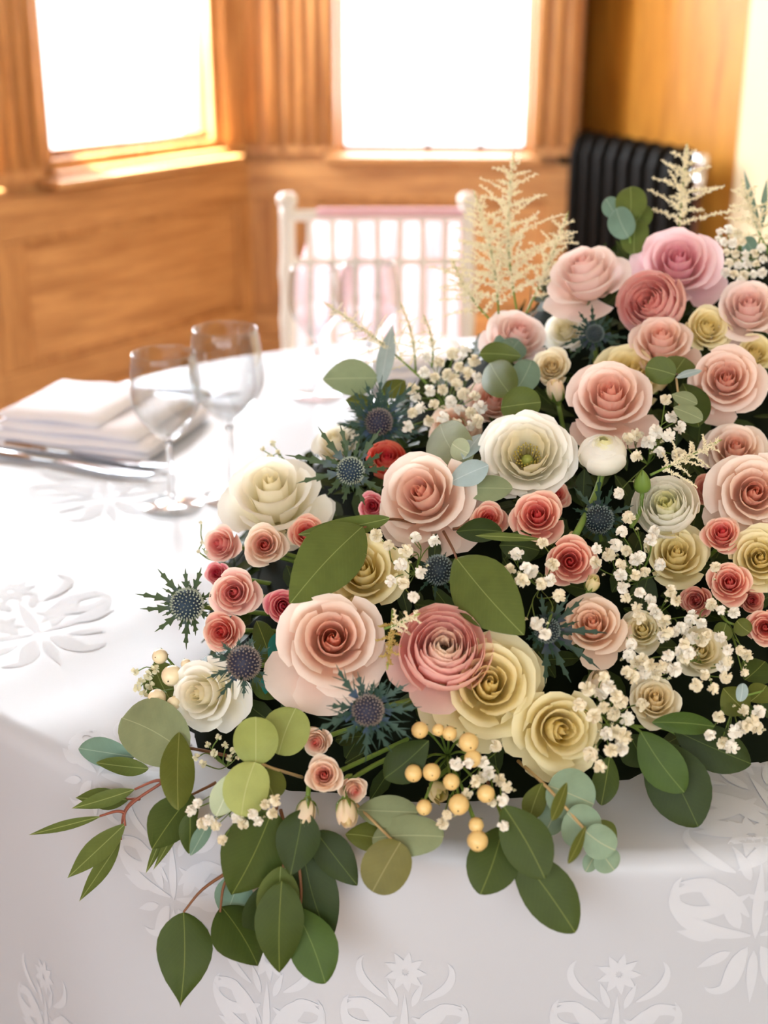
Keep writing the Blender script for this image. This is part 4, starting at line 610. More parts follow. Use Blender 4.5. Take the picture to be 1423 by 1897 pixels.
GYPS = [
["spray of small white buds under the ivory rose at the left end",[-0.1123,0.8286,0.7671],[[-0.1134,0.8038,0.8064,0.00293],[-0.1097,0.8097,0.7964,0.00336],[-0.1168,0.8051,0.7923,0.00376],[-0.103,0.7967,0.8001,0.00318],[-0.1293,0.8028,0.7907,0.00362],[-0.0979,0.7841,0.8028,0.00301],[-0.0961,0.8013,0.7994,0.00347],[-0.1226,0.8132,0.7943,0.00297],[-0.1054,0.7937,0.796,0.00331],[-0.1245,0.7968,0.7893,0.00373]],"b"],
["spray of white blossom below the lime silver dollar leaves",[-0.0982,0.7998,0.7591],[[-0.1225,0.7542,0.7861,0.00375],[-0.1292,0.7668,0.7717,0.00434],[-0.1199,0.755,0.7695,0.0048],[-0.1102,0.7471,0.7733,0.00408],[-0.1151,0.7477,0.7771,0.00458],[-0.1047,0.7345,0.7712,0.00386],[-0.0925,0.7474,0.7748,0.00442],[-0.0819,0.7414,0.7806,0.0037],[-0.0719,0.7378,0.7892,0.00418],[-0.0699,0.7381,0.7992,0.00466],[-0.0844,0.7345,0.791,0.00399],[-0.0963,0.7505,0.7772,0.0046],[-0.0769,0.7451,0.7913,0.00387]],"g"],
["spray of white blossom between the yellow rose and the dark sea holly",[0.0233,0.9104,0.8822],[[0.0222,0.8767,0.9243,0.00451],[0.0359,0.884,0.9184,0.00518],[0.0114,0.8593,0.9109,0.00568],[0.005,0.8413,0.9067,0.00479],[-0.0056,0.8926,0.919,0.00564],[0.0197,0.819,0.905,0.00449],[0.0256,0.8533,0.9078,0.00525],[0.0033,0.8837,0.9152,0.00456],[0.0134,0.8381,0.9066,0.00497],[0.0153,0.8663,0.9185,0.0057]],"g"],
["spray of white blossom right of the single broad leaf",[0.115,0.9058,0.8712],[[0.1101,0.8644,0.925,0.00462],[0.0931,0.8672,0.9156,0.00529],[0.1017,0.8495,0.9103,0.00583],[0.1068,0.8365,0.9065,0.00494],[0.1183,0.8265,0.9022,0.00551],[0.0969,0.8407,0.9167,0.00474],[0.1175,0.861,0.9101,0.00548],[0.0867,0.849,0.9118,0.00458],[0.1131,0.8406,0.9075,0.00517],[0.0939,0.8338,0.9105,0.00574],[0.106,0.7959,0.8888,0.00477],[0.1029,0.816,0.8868,0.00549]],"g"],
["spray of white blossom above the small astilbe right of the pink rose",[0.2126,1.026,0.9257],[[0.2236,1.0278,0.9796,0.00527],[0.1978,1.0035,0.9579,0.00591],[0.2049,0.9909,0.9559,0.00655],[0.2266,1.0151,0.9692,0.00571],[0.2203,0.9911,0.962,0.0063],[0.1726,0.9288,0.9375,0.00512],[0.191,1.0004,0.9563,0.00613],[0.2116,0.9806,0.9515,0.00511],[0.2309,1.0031,0.9642,0.00589],[0.2105,0.9948,0.9634,0.00656],[0.1915,0.9656,0.9537,0.00549],[0.2271,0.9825,0.9491,0.00628]],"g"],
["spray of white blossom in front of the half hidden yellow rose",[0.19,0.923,0.8677],[[0.1492,0.8698,0.9186,0.00449],[0.1496,0.8728,0.9066,0.00514],[0.1647,0.8851,0.9146,0.00581],[0.166,0.8664,0.9077,0.00491],[0.1767,0.8683,0.911,0.00552],[0.1736,0.8526,0.9057,0.00464],[0.1957,0.8776,0.9028,0.00538],[0.1675,0.8466,0.8912,0.00444],[0.1658,0.85,0.8978,0.00505],[0.1791,0.8695,0.9114,0.00573],[0.1688,0.8856,0.9248,0.00497],[0.1597,0.8803,0.9092,0.00559],[0.172,0.8815,0.9119,0.00476],[0.165,0.8587,0.9033,0.00528],[0.182,0.8597,0.905,0.00447],[0.1889,0.8809,0.9205,0.00516],[0.1783,0.9122,0.9245,0.00594],[0.1946,0.8987,0.9194,0.00504]],"g"],
["spray of white blossom around the cream lisianthus at the right",[0.1985,0.8934,0.8419],[[0.1749,0.8366,0.8999,0.00438],[0.1847,0.8475,0.8891,0.00505],[0.1919,0.8329,0.8805,0.0056],[0.1862,0.8322,0.8857,0.00478],[0.1728,0.8239,0.8869,0.00533],[0.1995,0.836,0.8945,0.00458],[0.2121,0.8398,0.8771,0.00524],[0.2037,0.8313,0.8763,0.0044],[0.1891,0.82,0.8746,0.00494],[0.1912,0.8193,0.8782,0.00552],[0.1649,0.8039,0.8772,0.00466],[0.1653,0.8119,0.8649,0.00531],[0.1736,0.8376,0.8885,0.0046],[0.1982,0.8486,0.8956,0.00525],[0.1835,0.8315,0.8902,0.00437]],"g"],
["long spray of white blossom between the two cream flowers at lower right",[0.1921,0.872,0.822],[[0.1604,0.7891,0.8649,0.00454],[0.1699,0.8092,0.8606,0.00528],[0.1748,0.8029,0.8574,0.00588],[0.1732,0.8049,0.8653,0.00504],[0.1646,0.7908,0.8595,0.0056],[0.19,0.8037,0.8688,0.00481],[0.1934,0.812,0.855,0.00552],[0.1827,0.8033,0.8547,0.00463],[0.1862,0.8053,0.861,0.00526],[0.1946,0.8015,0.8598,0.00587],[0.177,0.7965,0.8657,0.00499]],"g"],
["spray of white blossom right of the lowest yellow rose",[0.1593,0.8318,0.8049],[[0.1428,0.7772,0.8673,0.00479],[0.1431,0.7829,0.8521,0.00551],[0.133,0.7786,0.8577,0.00613],[0.1262,0.7655,0.8532,0.00519],[0.1351,0.7599,0.8484,0.00582],[0.1508,0.7706,0.8567,0.005],[0.1506,0.7759,0.8407,0.00572],[0.1708,0.7828,0.8433,0.00487],[0.15,0.7614,0.8356,0.00543],[0.1552,0.7582,0.8342,0.00606],[0.1449,0.7453,0.8317,0.00513],[0.1332,0.7521,0.8243,0.00583],[0.1385,0.7456,0.8195,0.00494],[0.155,0.7761,0.8495,0.0057],[0.1421,0.7661,0.8512,0.00477],[0.1461,0.7735,0.8622,0.00544],[0.1595,0.7771,0.8368,0.00618],[0.1449,0.7619,0.8337,0.00522],[0.1532,0.756,0.8271,0.00585]],"g"],
["spray of white blossom over the ruffled cream lisianthus at lower right",[0.2353,0.8732,0.8257],[[0.2011,0.8076,0.8761,0.00429],[0.2111,0.8258,0.8709,0.00498],[0.2162,0.8222,0.8715,0.00556],[0.2195,0.8221,0.8756,0.00475],[0.2076,0.792,0.8528,0.00523],[0.2183,0.7882,0.8524,0.00444],[0.2315,0.8086,0.8502,0.00513],[0.2157,0.8047,0.854,0.00432],[0.2001,0.8105,0.8689,0.00491],[0.2043,0.8067,0.8693,0.00547],[0.2306,0.8082,0.8709,0.0047],[0.2304,0.8135,0.8554,0.00534],[0.2298,0.8254,0.8719,0.00458],[0.2018,0.807,0.865,0.00509],[0.2315,0.8059,0.8635,0.00431]],"g"],
["short spray of white blossom at the right of the dark fanned leaves",[0.2529,0.8561,0.8041],[[0.2175,0.7819,0.8209,0.00443],[0.2292,0.7929,0.8083,0.00512],[0.2345,0.7877,0.8081,0.00571],[0.2262,0.7965,0.8263,0.0049],[0.2391,0.7882,0.822,0.00547],[0.2425,0.7858,0.8255,0.00464],[0.2533,0.799,0.8165,0.00534],[0.2445,0.8031,0.8275,0.00452],[0.2536,0.7993,0.8289,0.00511],[0.2353,0.7869,0.8203,0.00567],[0.2468,0.7881,0.8283,0.00485]],"g"],
["spray of white blossom among the yellow berries",[0.0705,0.8065,0.7854],[[0.0542,0.7463,0.8215,0.00396],[0.0638,0.7534,0.8064,0.00457],[0.0681,0.7514,0.8109,0.0051],[0.0793,0.7417,0.8066,0.00433],[0.0753,0.7331,0.8025,0.00484],[0.0752,0.7195,0.7924,0.00408],[0.0731,0.7662,0.8221,0.00478],[0.0697,0.7396,0.797,0.00398],[0.0641,0.7528,0.8182,0.00454],[0.0465,0.7504,0.8185,0.00507],[0.0581,0.7384,0.8128,0.0043],[0.0749,0.7516,0.8055,0.00493],[0.0536,0.7446,0.7998,0.00417],[0.0376,0.7324,0.7855,0.00469],[0.0402,0.7316,0.7922,0.00395]],"g"],
["dense cream white blossom heads above the peach rose, at the upper center",[0.0569,1.1492,0.9329],[[0.0377,1.1679,0.9773,0.0055],[0.0486,1.1743,0.9696,0.00629],[0.0623,1.1802,0.9764,0.00706],[0.0728,1.1778,0.9796,0.00604],[0.0795,1.1588,0.9758,0.0067],[0.0657,1.1493,0.9725,0.00567],[0.0566,1.1555,0.9634,0.00646],[0.0445,1.1502,0.9624,0.00545],[0.0351,1.155,0.966,0.0062],[0.0738,1.1412,0.9689,0.00687],[0.081,1.1279,0.9688,0.00583],[0.0631,1.1396,0.9596,0.00663],[0.0509,1.1306,0.9573,0.00562],[0.0391,1.1268,0.957,0.00633],[0.0272,1.1165,0.9552,0.00531],[0.025,1.1251,0.9599,0.00607],[0.0692,1.1216,0.9561,0.00679],[0.0778,1.1098,0.9572,0.00576],[0.0568,1.1045,0.954,0.00646],[0.0429,1.1003,0.9529,0.00549],[0.0313,1.0949,0.9522,0.00618],[0.0634,1.0963,0.9494,0.00524],[0.0727,1.084,0.9508,0.00589],[0.0809,1.086,0.9549,0.0066],[0.0244,1.0916,0.9484,0.00569],[0.0487,1.0719,0.9499,0.0063],[0.038,1.0862,0.943,0.00544],[0.0197,1.0787,0.9406,0.00612],[0.0703,1.0576,0.9475,0.00508],[0.0595,1.0626,0.9482,0.00579],[0.0768,1.0564,0.9525,0.00644],[0.0612,1.1502,0.9624,0.00594]],"s"],
["dense greyish white blossom heads out of focus, topmost at the right edge",[0.3336,1.2517,1.0375],[[0.3053,1.2319,1.076,0.00431],[0.317,1.2499,1.0753,0.00497],[0.3228,1.2422,1.0732,0.00553],[0.3094,1.2312,1.0673,0.00471],[0.3159,1.2256,1.0673,0.00528],[0.3232,1.2219,1.069,0.00448],[0.334,1.2338,1.0634,0.00512],[0.3102,1.2249,1.0587,0.00431],[0.3171,1.2191,1.0588,0.00487],[0.3244,1.2132,1.0589,0.00544],[0.332,1.2095,1.0606,0.00464],[0.3118,1.2179,1.0502,0.00527],[0.3189,1.2108,1.0497,0.00447],[0.326,1.2071,1.0514,0.00503],[0.3331,1.2034,1.0531,0.00425],[0.3103,1.1901,1.0461,0.00479],[0.3228,1.2039,1.0423,0.00542],[0.3299,1.2003,1.044,0.00463],[0.3371,1.1972,1.0461,0.0052],[0.3401,1.2071,1.0562,0.00445],[0.3386,1.2142,1.0646,0.00504],[0.3058,1.2411,1.067,0.00435],[0.3178,1.1944,1.0394,0.00481],[0.3057,1.2006,1.0454,0.0054]],"s"],
["thin stem with a few greenish buds against the cloth above the wide ivory rose",[-0.0873,1.0735,0.904],[[-0.1021,1.0765,0.9213,0.0028],[-0.1009,1.0739,0.9102,0.00319],[-0.0953,1.0939,0.9202,0.00362],[-0.1091,1.0654,0.9118,0.00304],[-0.0958,1.0706,0.9171,0.00343],[-0.089,1.071,0.9203,0.00292]],"b"],
["hair thin stem with tiny pale buds left of the pink spray roses",[-0.1319,0.9699,0.8648],[[-0.1457,0.9945,0.8878,0.00189],[-0.1444,0.9857,0.8743,0.00214],[-0.1391,0.97,0.8731,0.00236],[-0.1449,0.9693,0.8734,0.00202],[-0.1368,0.9751,0.881,0.00228]],"b"],
["sprig of small greenish buds at the far left beside the ivory berries",[-0.1677,0.8983,0.7918],[[-0.1837,0.8824,0.8146,0.00385],[-0.1804,0.8865,0.8033,0.00441],[-0.1742,0.8856,0.8101,0.00493],[-0.1761,0.8699,0.8026,0.00417],[-0.168,0.8799,0.8177,0.00471],[-0.18,0.8693,0.8078,0.00399],[-0.1731,0.881,0.8037,0.00457]],"b"],
["few white blossoms at the right of the mound below the spray roses",[0.2509,0.9174,0.8525],[[0.2321,0.8393,0.8856,0.00393],[0.2153,0.8477,0.8774,0.00451],[0.2059,0.8351,0.8732,0.005],[0.2189,0.8366,0.8766,0.00429],[0.2422,0.8425,0.882,0.00484],[0.2422,0.8178,0.8655,0.00405],[0.2509,0.8296,0.8552,0.00465],[0.2458,0.8172,0.8493,0.00389],[0.199,0.829,0.8742,0.00443],[0.2267,0.8453,0.8868,0.00502],[0.2325,0.8668,0.9059,0.00437]],"g"]
]
PLUMES = [
["tall cream astilbe plume standing against the oak wall, tallest of its group",[0.1231,1.2056,0.9975],[0.1226,1.3098,1.1369],0.1209,1.0],
["cream astilbe plume left of the tallest, in front of the chair post",[0.1052,1.2072,0.9921],[0.0851,1.2995,1.1023],0.0961,1.0],
["cream astilbe plume leaning right beside the tallest one",[0.1309,1.2224,1.0035],[0.1716,1.2746,1.0861],0.0596,1.0],
["low cream astilbe plume arching left before the chair sash",[0.1008,1.2145,0.9953],[0.0643,1.2697,1.0441],0.0604,0.9],
["pyramid shaped cream astilbe plume in front of the black radiator",[0.2698,1.2428,1.0642],[0.2861,1.312,1.1441],0.0749,1.0],
["pale blurred astilbe plume at the right edge",[0.347,1.2161,1.0594],[0.3332,1.279,1.1151],0.0545,1.0],
["small cream astilbe plume pointing right under the white blossoms",[0.1994,0.9494,0.9444],[0.2561,0.9766,0.9625],0.0334,0.55],
["small cream astilbe tip between the blush rose and the pink ranunculus",[0.0002,0.8164,0.8825],[0.0224,0.81,0.8965],0.0208,0.5],
["small yellowish astilbe tip hanging beside the blush rose",[0.0061,0.8368,0.8868],[0.0023,0.798,0.8633],0.0133,0.5],
["wispy cream astilbe plume drooping left before the far wine glasses",[0.0374,1.1491,0.9578],[-0.0558,1.2342,1.0109],0.054,0.8],
["thin upright cream astilbe tip before the chair, left of two",[0.0284,1.1747,0.9605],[0.0154,1.2495,1.0075],0.0247,0.7],
["thin upright cream astilbe tip before the chair, right of two",[0.0431,1.181,0.9637],[0.0375,1.2385,0.9972],0.0217,0.7]
]
MOUND = [[0.0,0.0,0.0,0.0,0.0,0.0,0.0,0.0,0.0,0.0,0.0,0.0,0.0,0.0,0.0,0.0,0.0,0.0,0.0,0.0,0.0,0.0,0.0,0.0,0.0,0.0,0.0,0.0,0.0,0.0,0.0,0.0,0.0,0.0],[0.0,0.0,0.0,0.0,0.0,0.0,0.0,0.0,0.0,0.0,0.0,0.0,0.0,0.0,0.0,0.0,0.0,0.0,0.0,0.0,0.0,0.0,0.0,0.0,0.0,0.0,0.0,0.0,0.0,0.0,0.0,0.0,0.0,0.0],[0.0,0.0,0.0,0.0,0.0,0.0,0.0,0.0,0.0,0.0,0.0,0.0,0.0,0.0,0.0,0.0,0.0,0.0,0.0,0.0,0.0,0.0,0.0,0.0,0.0,0.0,0.0,0.0,0.0,0.0,0.0,0.0,0.0,0.0],[0.0,0.0,0.0,0.0,0.0,0.0,0.0,0.001,0.001,0.001,0.001,0.001,0.001,0.001,0.001,0.0,0.0,0.0,0.0,0.0,0.0,0.0,0.0,0.0,0.0,0.0,0.0,0.0,0.0,0.0,0.0,0.0,0.0,0.0],[0.0,0.0,0.0,0.0,0.0,0.001,0.004,0.007,0.008,0.009,0.01,0.011,0.011,0.01,0.008,0.002,0.001,0.0,0.0,0.0,0.0,0.0,0.0,0.0,0.0,0.0,0.0,0.0,0.0,0.0,0.0,0.0,0.0,0.0],[0.0,0.0,0.0,0.0,0.002,0.008,0.02,0.03,0.036,0.041,0.044,0.045,0.045,0.043,0.035,0.019,0.01,0.003,0.001,0.001,0.001,0.001,0.0,0.0,0.0,0.0,0.0,0.0,0.0,0.0,0.0,0.0,0.0,0.0],[0.0,0.0,0.0,0.001,0.01,0.025,0.041,0.054,0.064,0.07,0.072,0.073,0.073,0.072,0.066,0.054,0.04,0.021,0.014,0.012,0.011,0.008,0.002,0.0,0.0,0.0,0.0,0.0,0.0,0.0,0.0,0.0,0.0,0.0],[0.0,0.0,0.001,0.006,0.027,0.047,0.062,0.074,0.084,0.09,0.093,0.096,0.096,0.095,0.09,0.083,0.073,0.061,0.055,0.051,0.047,0.036,0.017,0.002,0.0,0.0,0.0,0.0,0.0,0.0,0.0,0.0,0.0,0.0],[0.0,0.0,0.001,0.01,0.042,0.065,0.079,0.091,0.101,0.107,0.11,0.113,0.114,0.111,0.108,0.103,0.097,0.09,0.084,0.08,0.076,0.066,0.043,0.012,0.001,0.0,0.0,0.0,0.0,0.0,0.0,0.0,0.0,0.0],[0.0,0.0,0.001,0.012,0.05,0.077,0.092,0.103,0.113,0.119,0.122,0.125,0.126,0.125,0.122,0.118,0.114,0.11,0.105,0.102,0.098,0.09,0.068,0.027,0.003,0.0,0.0,0.0,0.0,0.0,0.0,0.0,0.0,0.0],[0.0,0.0,0.001,0.012,0.051,0.086,0.101,0.111,0.12,0.127,0.129,0.133,0.134,0.135,0.134,0.132,0.13,0.126,0.123,0.121,0.117,0.112,0.096,0.058,0.014,0.001,0.0,0.0,0.0,0.0,0.0,0.0,0.0,0.0],[0.0,0.0,0.001,0.01,0.048,0.092,0.109,0.117,0.126,0.132,0.135,0.139,0.142,0.144,0.145,0.145,0.144,0.142,0.139,0.138,0.135,0.131,0.119,0.087,0.023,0.002,0.0,0.0,0.0,0.0,0.0,0.0,0.0,0.0],[0.0,0.0,0.001,0.009,0.045,0.096,0.115,0.122,0.129,0.135,0.14,0.146,0.149,0.152,0.154,0.156,0.157,0.156,0.154,0.153,0.15,0.146,0.138,0.108,0.035,0.004,0.0,0.0,0.0,0.0,0.0,0.0,0.0,0.0],[0.0,0.0,0.001,0.008,0.043,0.1,0.121,0.128,0.134,0.14,0.146,0.151,0.154,0.158,0.162,0.164,0.166,0.169,0.169,0.168,0.165,0.162,0.155,0.129,0.062,0.012,0.001,0.0,0.0,0.0,0.0,0.0,0.0,0.0],[0.0,0.0,0.0,0.007,0.04,0.102,0.126,0.134,0.14,0.146,0.152,0.156,0.159,0.164,0.169,0.172,0.176,0.18,0.181,0.181,0.178,0.176,0.172,0.154,0.098,0.024,0.002,0.0,0.0,0.0,0.0,0.0,0.0,0.0],[0.0,0.0,0.0,0.007,0.044,0.104,0.131,0.14,0.146,0.152,0.156,0.16,0.164,0.17,0.176,0.181,0.186,0.189,0.192,0.193,0.192,0.19,0.187,0.176,0.132,0.039,0.004,0.0,0.0,0.0,0.0,0.0,0.0,0.0],[0.0,0.0,0.001,0.015,0.061,0.11,0.133,0.145,0.152,0.157,0.16,0.164,0.17,0.176,0.182,0.188,0.194,0.198,0.201,0.202,0.204,0.203,0.2,0.192,0.157,0.062,0.01,0.001,0.0,0.0,0.0,0.0,0.0,0.0],[0.0,0.0,0.001,0.016,0.065,0.106,0.129,0.145,0.156,0.162,0.165,0.17,0.176,0.182,0.188,0.194,0.2,0.206,0.21,0.212,0.213,0.213,0.212,0.207,0.18,0.097,0.021,0.001,0.0,0.0,0.0,0.0,0.0,0.0],[0.0,0.0,0.001,0.014,0.062,0.099,0.122,0.14,0.154,0.165,0.171,0.176,0.182,0.188,0.194,0.2,0.208,0.215,0.22,0.223,0.224,0.224,0.224,0.222,0.204,0.137,0.036,0.003,0.0,0.0,0.0,0.0,0.0,0.0],[0.0,0.0,0.001,0.013,0.056,0.091,0.114,0.133,0.148,0.161,0.173,0.181,0.188,0.194,0.2,0.208,0.216,0.225,0.23,0.235,0.236,0.236,0.236,0.235,0.224,0.174,0.059,0.007,0.0,0.0,0.0,0.0,0.0,0.0],[0.0,0.0,0.001,0.012,0.051,0.083,0.106,0.126,0.14,0.154,0.169,0.182,0.192,0.2,0.207,0.216,0.226,0.235,0.242,0.247,0.248,0.248,0.25,0.25,0.241,0.203,0.094,0.018,0.001,0.0,0.0,0.0,0.0,0.0],[0.0,0.0,0.001,0.011,0.046,0.076,0.099,0.118,0.133,0.147,0.162,0.177,0.192,0.204,0.214,0.226,0.238,0.248,0.255,0.259,0.261,0.262,0.264,0.265,0.258,0.229,0.134,0.031,0.002,0.0,0.0,0.0,0.0,0.0],[0.0,0.0,0.001,0.009,0.04,0.068,0.091,0.11,0.124,0.138,0.154,0.17,0.188,0.204,0.22,0.238,0.254,0.265,0.271,0.274,0.276,0.277,0.278,0.279,0.274,0.253,0.174,0.051,0.005,0.0,0.0,0.0,0.0,0.0],[0.0,0.0,0.001,0.007,0.033,0.061,0.084,0.102,0.116,0.13,0.146,0.163,0.181,0.2,0.219,0.242,0.267,0.281,0.284,0.285,0.286,0.286,0.286,0.287,0.285,0.275,0.217,0.088,0.015,0.001,0.0,0.0,0.0,0.0],[0.0,0.0,0.0,0.006,0.027,0.054,0.076,0.095,0.109,0.123,0.138,0.154,0.172,0.192,0.213,0.237,0.265,0.28,0.283,0.284,0.284,0.284,0.285,0.285,0.285,0.281,0.245,0.129,0.028,0.002,0.0,0.0,0.0,0.0],[0.0,0.0,0.0,0.005,0.022,0.047,0.068,0.086,0.1,0.115,0.13,0.146,0.164,0.184,0.205,0.228,0.256,0.274,0.278,0.278,0.278,0.28,0.282,0.283,0.283,0.281,0.259,0.166,0.045,0.004,0.0,0.0,0.0,0.0],[0.0,0.0,0.0,0.003,0.017,0.039,0.061,0.079,0.093,0.108,0.123,0.139,0.157,0.176,0.196,0.22,0.247,0.267,0.272,0.273,0.274,0.276,0.278,0.278,0.278,0.277,0.266,0.203,0.076,0.012,0.001,0.0,0.0,0.0],[0.0,0.0,0.0,0.002,0.012,0.032,0.054,0.072,0.086,0.1,0.115,0.13,0.148,0.168,0.189,0.212,0.24,0.262,0.268,0.27,0.271,0.272,0.272,0.272,0.272,0.272,0.268,0.23,0.115,0.024,0.002,0.0,0.0,0.0],[0.0,0.0,0.0,0.001,0.007,0.025,0.045,0.063,0.078,0.093,0.108,0.123,0.141,0.16,0.181,0.203,0.231,0.257,0.265,0.266,0.266,0.266,0.266,0.266,0.266,0.267,0.266,0.243,0.151,0.038,0.003,0.0,0.0,0.0],[0.0,0.0,0.0,0.0,0.005,0.021,0.039,0.056,0.071,0.087,0.102,0.118,0.135,0.154,0.174,0.196,0.224,0.253,0.261,0.261,0.261,0.261,0.261,0.262,0.262,0.265,0.265,0.253,0.18,0.053,0.007,0.0,0.0,0.0]]
# ------------------------------------------------------------------ flower materials
def petal_mat(name, inner, mid, rim, base=None, tr=.38, tpow=.55, mp=.55):
    """colour runs along the petal (v) and from the inner to the outer petals (t)"""
    m, nt, b = new_mat(name); L = nt.links.new
    uv = nt.nodes.new('ShaderNodeUVMap'); sp = nt.nodes.new('ShaderNodeSeparateXYZ'); L(uv.outputs[0], sp.inputs[0])
    a = nt.nodes.new('ShaderNodeValToRGB'); a.color_ramp.elements[0].color = lin(base or mid); a.color_ramp.elements[1].color = lin(rim)
    e = a.color_ramp.elements.new(mp); e.color = lin(mid); a.color_ramp.elements[0].position = .05
    L(sp.outputs['Y'], a.inputs[0])
    r = nt.nodes.new('ShaderNodeValToRGB'); r.color_ramp.elements[0].color = (1, 1, 1, 1); r.color_ramp.elements[1].color = (0, 0, 0, 1); r.color_ramp.elements[1].position = tpow
    L(sp.outputs['X'], r.inputs[0])
    mx = nt.nodes.new('ShaderNodeMix'); mx.data_type = 'RGBA'; L(r.outputs[0], mx.inputs['Factor']); L(a.outputs[0], mx.inputs['A']); mx.inputs['B'].default_value = lin(inner)
    tc = nt.nodes.new('ShaderNodeTexCoord'); n = nt.nodes.new('ShaderNodeTexNoise'); n.inputs['Scale'].default_value = 90; n.inputs['Detail'].default_value = 4
    L(tc.outputs['Object'], n.inputs['Vector'])
    hv = nt.nodes.new('ShaderNodeHueSaturation'); ma = nt.nodes.new('ShaderNodeMapRange'); ma.inputs['To Min'].default_value = .94; ma.inputs['To Max'].default_value = 1.05
    L(n.outputs['Fac'], ma.inputs[0]); L(ma.outputs[0], hv.inputs['Value']); L(mx.outputs['Result'], hv.inputs['Color'])
    L(hv.outputs[0], b.inputs['Base Color']); b.inputs['Roughness'].default_value = .55; b.inputs['Specular IOR Level'].default_value = .25
    b.inputs['Sheen Weight'].default_value = .08
    bp = nt.nodes.new('ShaderNodeBump'); bp.inputs['Strength'].default_value = .12; bp.inputs['Distance'].default_value = .0006; L(n.outputs['Fac'], bp.inputs['Height']); L(bp.outputs[0], b.inputs['Normal'])
    add_translucent(nt, b, tr, link=hv.outputs[0])
    return m
PET = {
 'blush': ('#F9BAA0', '#FCDFCE', '#FEF2E8', '#FAD6BC'), 'pink': ('#FABCA6', '#FCD8C8', '#FEECE2', '#FAD6BC'), 'palepink': ('#FACAC0', '#FDE4DC', '#FFF3EE', '#FAE0CC'),
 'rosepink': ('#F4AEBC', '#F9CAD2', '#FCE2E6', '#F6CEC6'), 'peach': ('#F7C0A0', '#FAD8BE', '#FDEAD8', '#F7D0AC'), 'cream': ('#FAE9A6', '#FAEDB6', '#FBF3CC', '#F7E294'),
 'white': ('#FCF3CE', '#FEF9E8', '#FFFEF7', '#F9EFC2'), 'ivory': ('#FCF4D6', '#FEFAEC', '#FFFEF8', '#F9F1CC'),
 'pinkran': ('#FFF3E2', '#FDCCC6', '#FFE4DE', '#FCC0BC'), 'whiteran': ('#F4F1BC', '#FEFCF0', '#FFFEFA', '#FAF7DC'), 'coralran': ('#FEC4BC', '#FED2CC', '#FFE6E2', '#FECAC4'),
 'redran': ('#EA4A5E', '#F4746E', '#F8B098', '#F5AC90'), 'creamspray': ('#F8E4B4', '#FBEECA', '#FDF6E0', '#F5E6B8'), 'creamran': ('#F6E9B4', '#FAF1D0', '#FDF9E6', '#F3ECC0'),
 'spraypink': ('#F08488', '#F9C8BC', '#FCE8D8', '#F8C0B0'), 'sprayblush': ('#F08078', '#FBE0CA', '#FDF0DE', '#F8DCC4'), 'spraycoral': ('#EC5A5E', '#F8B6A4', '#FCE2CC', '#F6A08E'),
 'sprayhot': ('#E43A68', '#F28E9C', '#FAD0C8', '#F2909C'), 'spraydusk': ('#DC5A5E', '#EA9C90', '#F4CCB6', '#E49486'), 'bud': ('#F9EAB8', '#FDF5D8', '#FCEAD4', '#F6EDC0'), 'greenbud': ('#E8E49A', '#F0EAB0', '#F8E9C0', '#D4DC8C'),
}
PM = {k: petal_mat('petal_'+k, a, m_, r_, b_, tr=.5 if 'ran' in k else .38, mp=.80 if k.startswith('spray') else .55, tpow=(.42 if k == 'pinkran' else .42 if k in ('whiteran', 'ivory') else .55 if k.startswith('spray') else .6)) for k, (a, m_, r_, b_) in PET.items()}
STEMG = simple_mat('stem_green', '#6E8A3C', .5, .4); STEMM = {'brown': simple_mat('stem_brown', '#7A5238', .6, .3), 'redbrown': simple_mat('stem_redbrown', '#8A5040', .55, .3), 'tan': simple_mat('stem_tan', '#B39A6C', .6, .3), 'green': STEMG}
SEPAL = simple_mat('sepal_green', '#6F8B3A', .5, .35, trans=.15)

def petal_grid(P, th, W, s=0.04, drop=.2, pw=2.5, curl=0., ruf=0., ph=0., nu=9, nv=9):
    U = np.linspace(-1, 1, nu)[None, :]; V = np.linspace(0, 1, nv)[:, None]
    vv = V*(1-drop*np.abs(U)**pw)
    r = bez3(P[0][0], P[1][0], P[2][0], P[3][0], vv); z = bez3(P[0][1], P[1][1], P[2][1], P[3][1], vv)
    k = np.abs(U)**2*vv**4
    r = r + s*U*vv + curl*k; z = z - .7*curl*k + ruf*np.sin(U*5.5+ph)*vv**3
    r = r + ruf*.6*np.cos(U*7+ph*2)*vv**3
    a = th + U*W
    X = r*np.cos(a); Y = r*np.sin(a)
    v = np.stack([X, Y, z+0*U], -1).reshape(-1, 3)
    f = [(j*nu+i, j*nu+i+1, (j+1)*nu+i+1, (j+1)*nu+i) for j in range(nv-1) for i in range(nu-1)]
    return v, f, (V+0*U).ravel()
GA = 2.39996
def add_petal(e, R, P, th, W, mat, t, name='petal', nu=9, nv=9, **kw):
    v, f, vv = petal_grid(P, th, W, nu=nu, nv=nv, **kw)
    return mk(name, v*R, f, mat, e, uv=np.stack([np.full_like(vv, t), vv], -1))
def calyx(e, R, z, mat=None, spread=1.0, n=5):
    for k in range(n):
        a = k*2*math.pi/n+.3
        P = [(.02, z-.06), (.30, z-.10), (.5*spread, z+.05), (.62*spread, z+.05+.28*(1.4-spread))]
        add_petal(e, R, P, a, .42, mat or SEPAL, 1, 'sepal', nu=3, nv=6, drop=.95, pw=1.0, s=0)
def mkstem(e, q, pos, n, R, zb, end, rad=.0017):
    inv = q.inverted()
    tgt = inv @ (Vector(end)-Vector(pos))
    p0 = Vector((0, 0, zb*R)); p1 = Vector((0, 0, zb*R-.018))
    pts = [bez3(p0, p1, tgt*.5+p1*.5, tgt, i/8) for i in range(9)]
    MB().tube(pts, rad, 6).build('stem', STEMG, e)
CORE = Vector((.2, 1.06, .79))
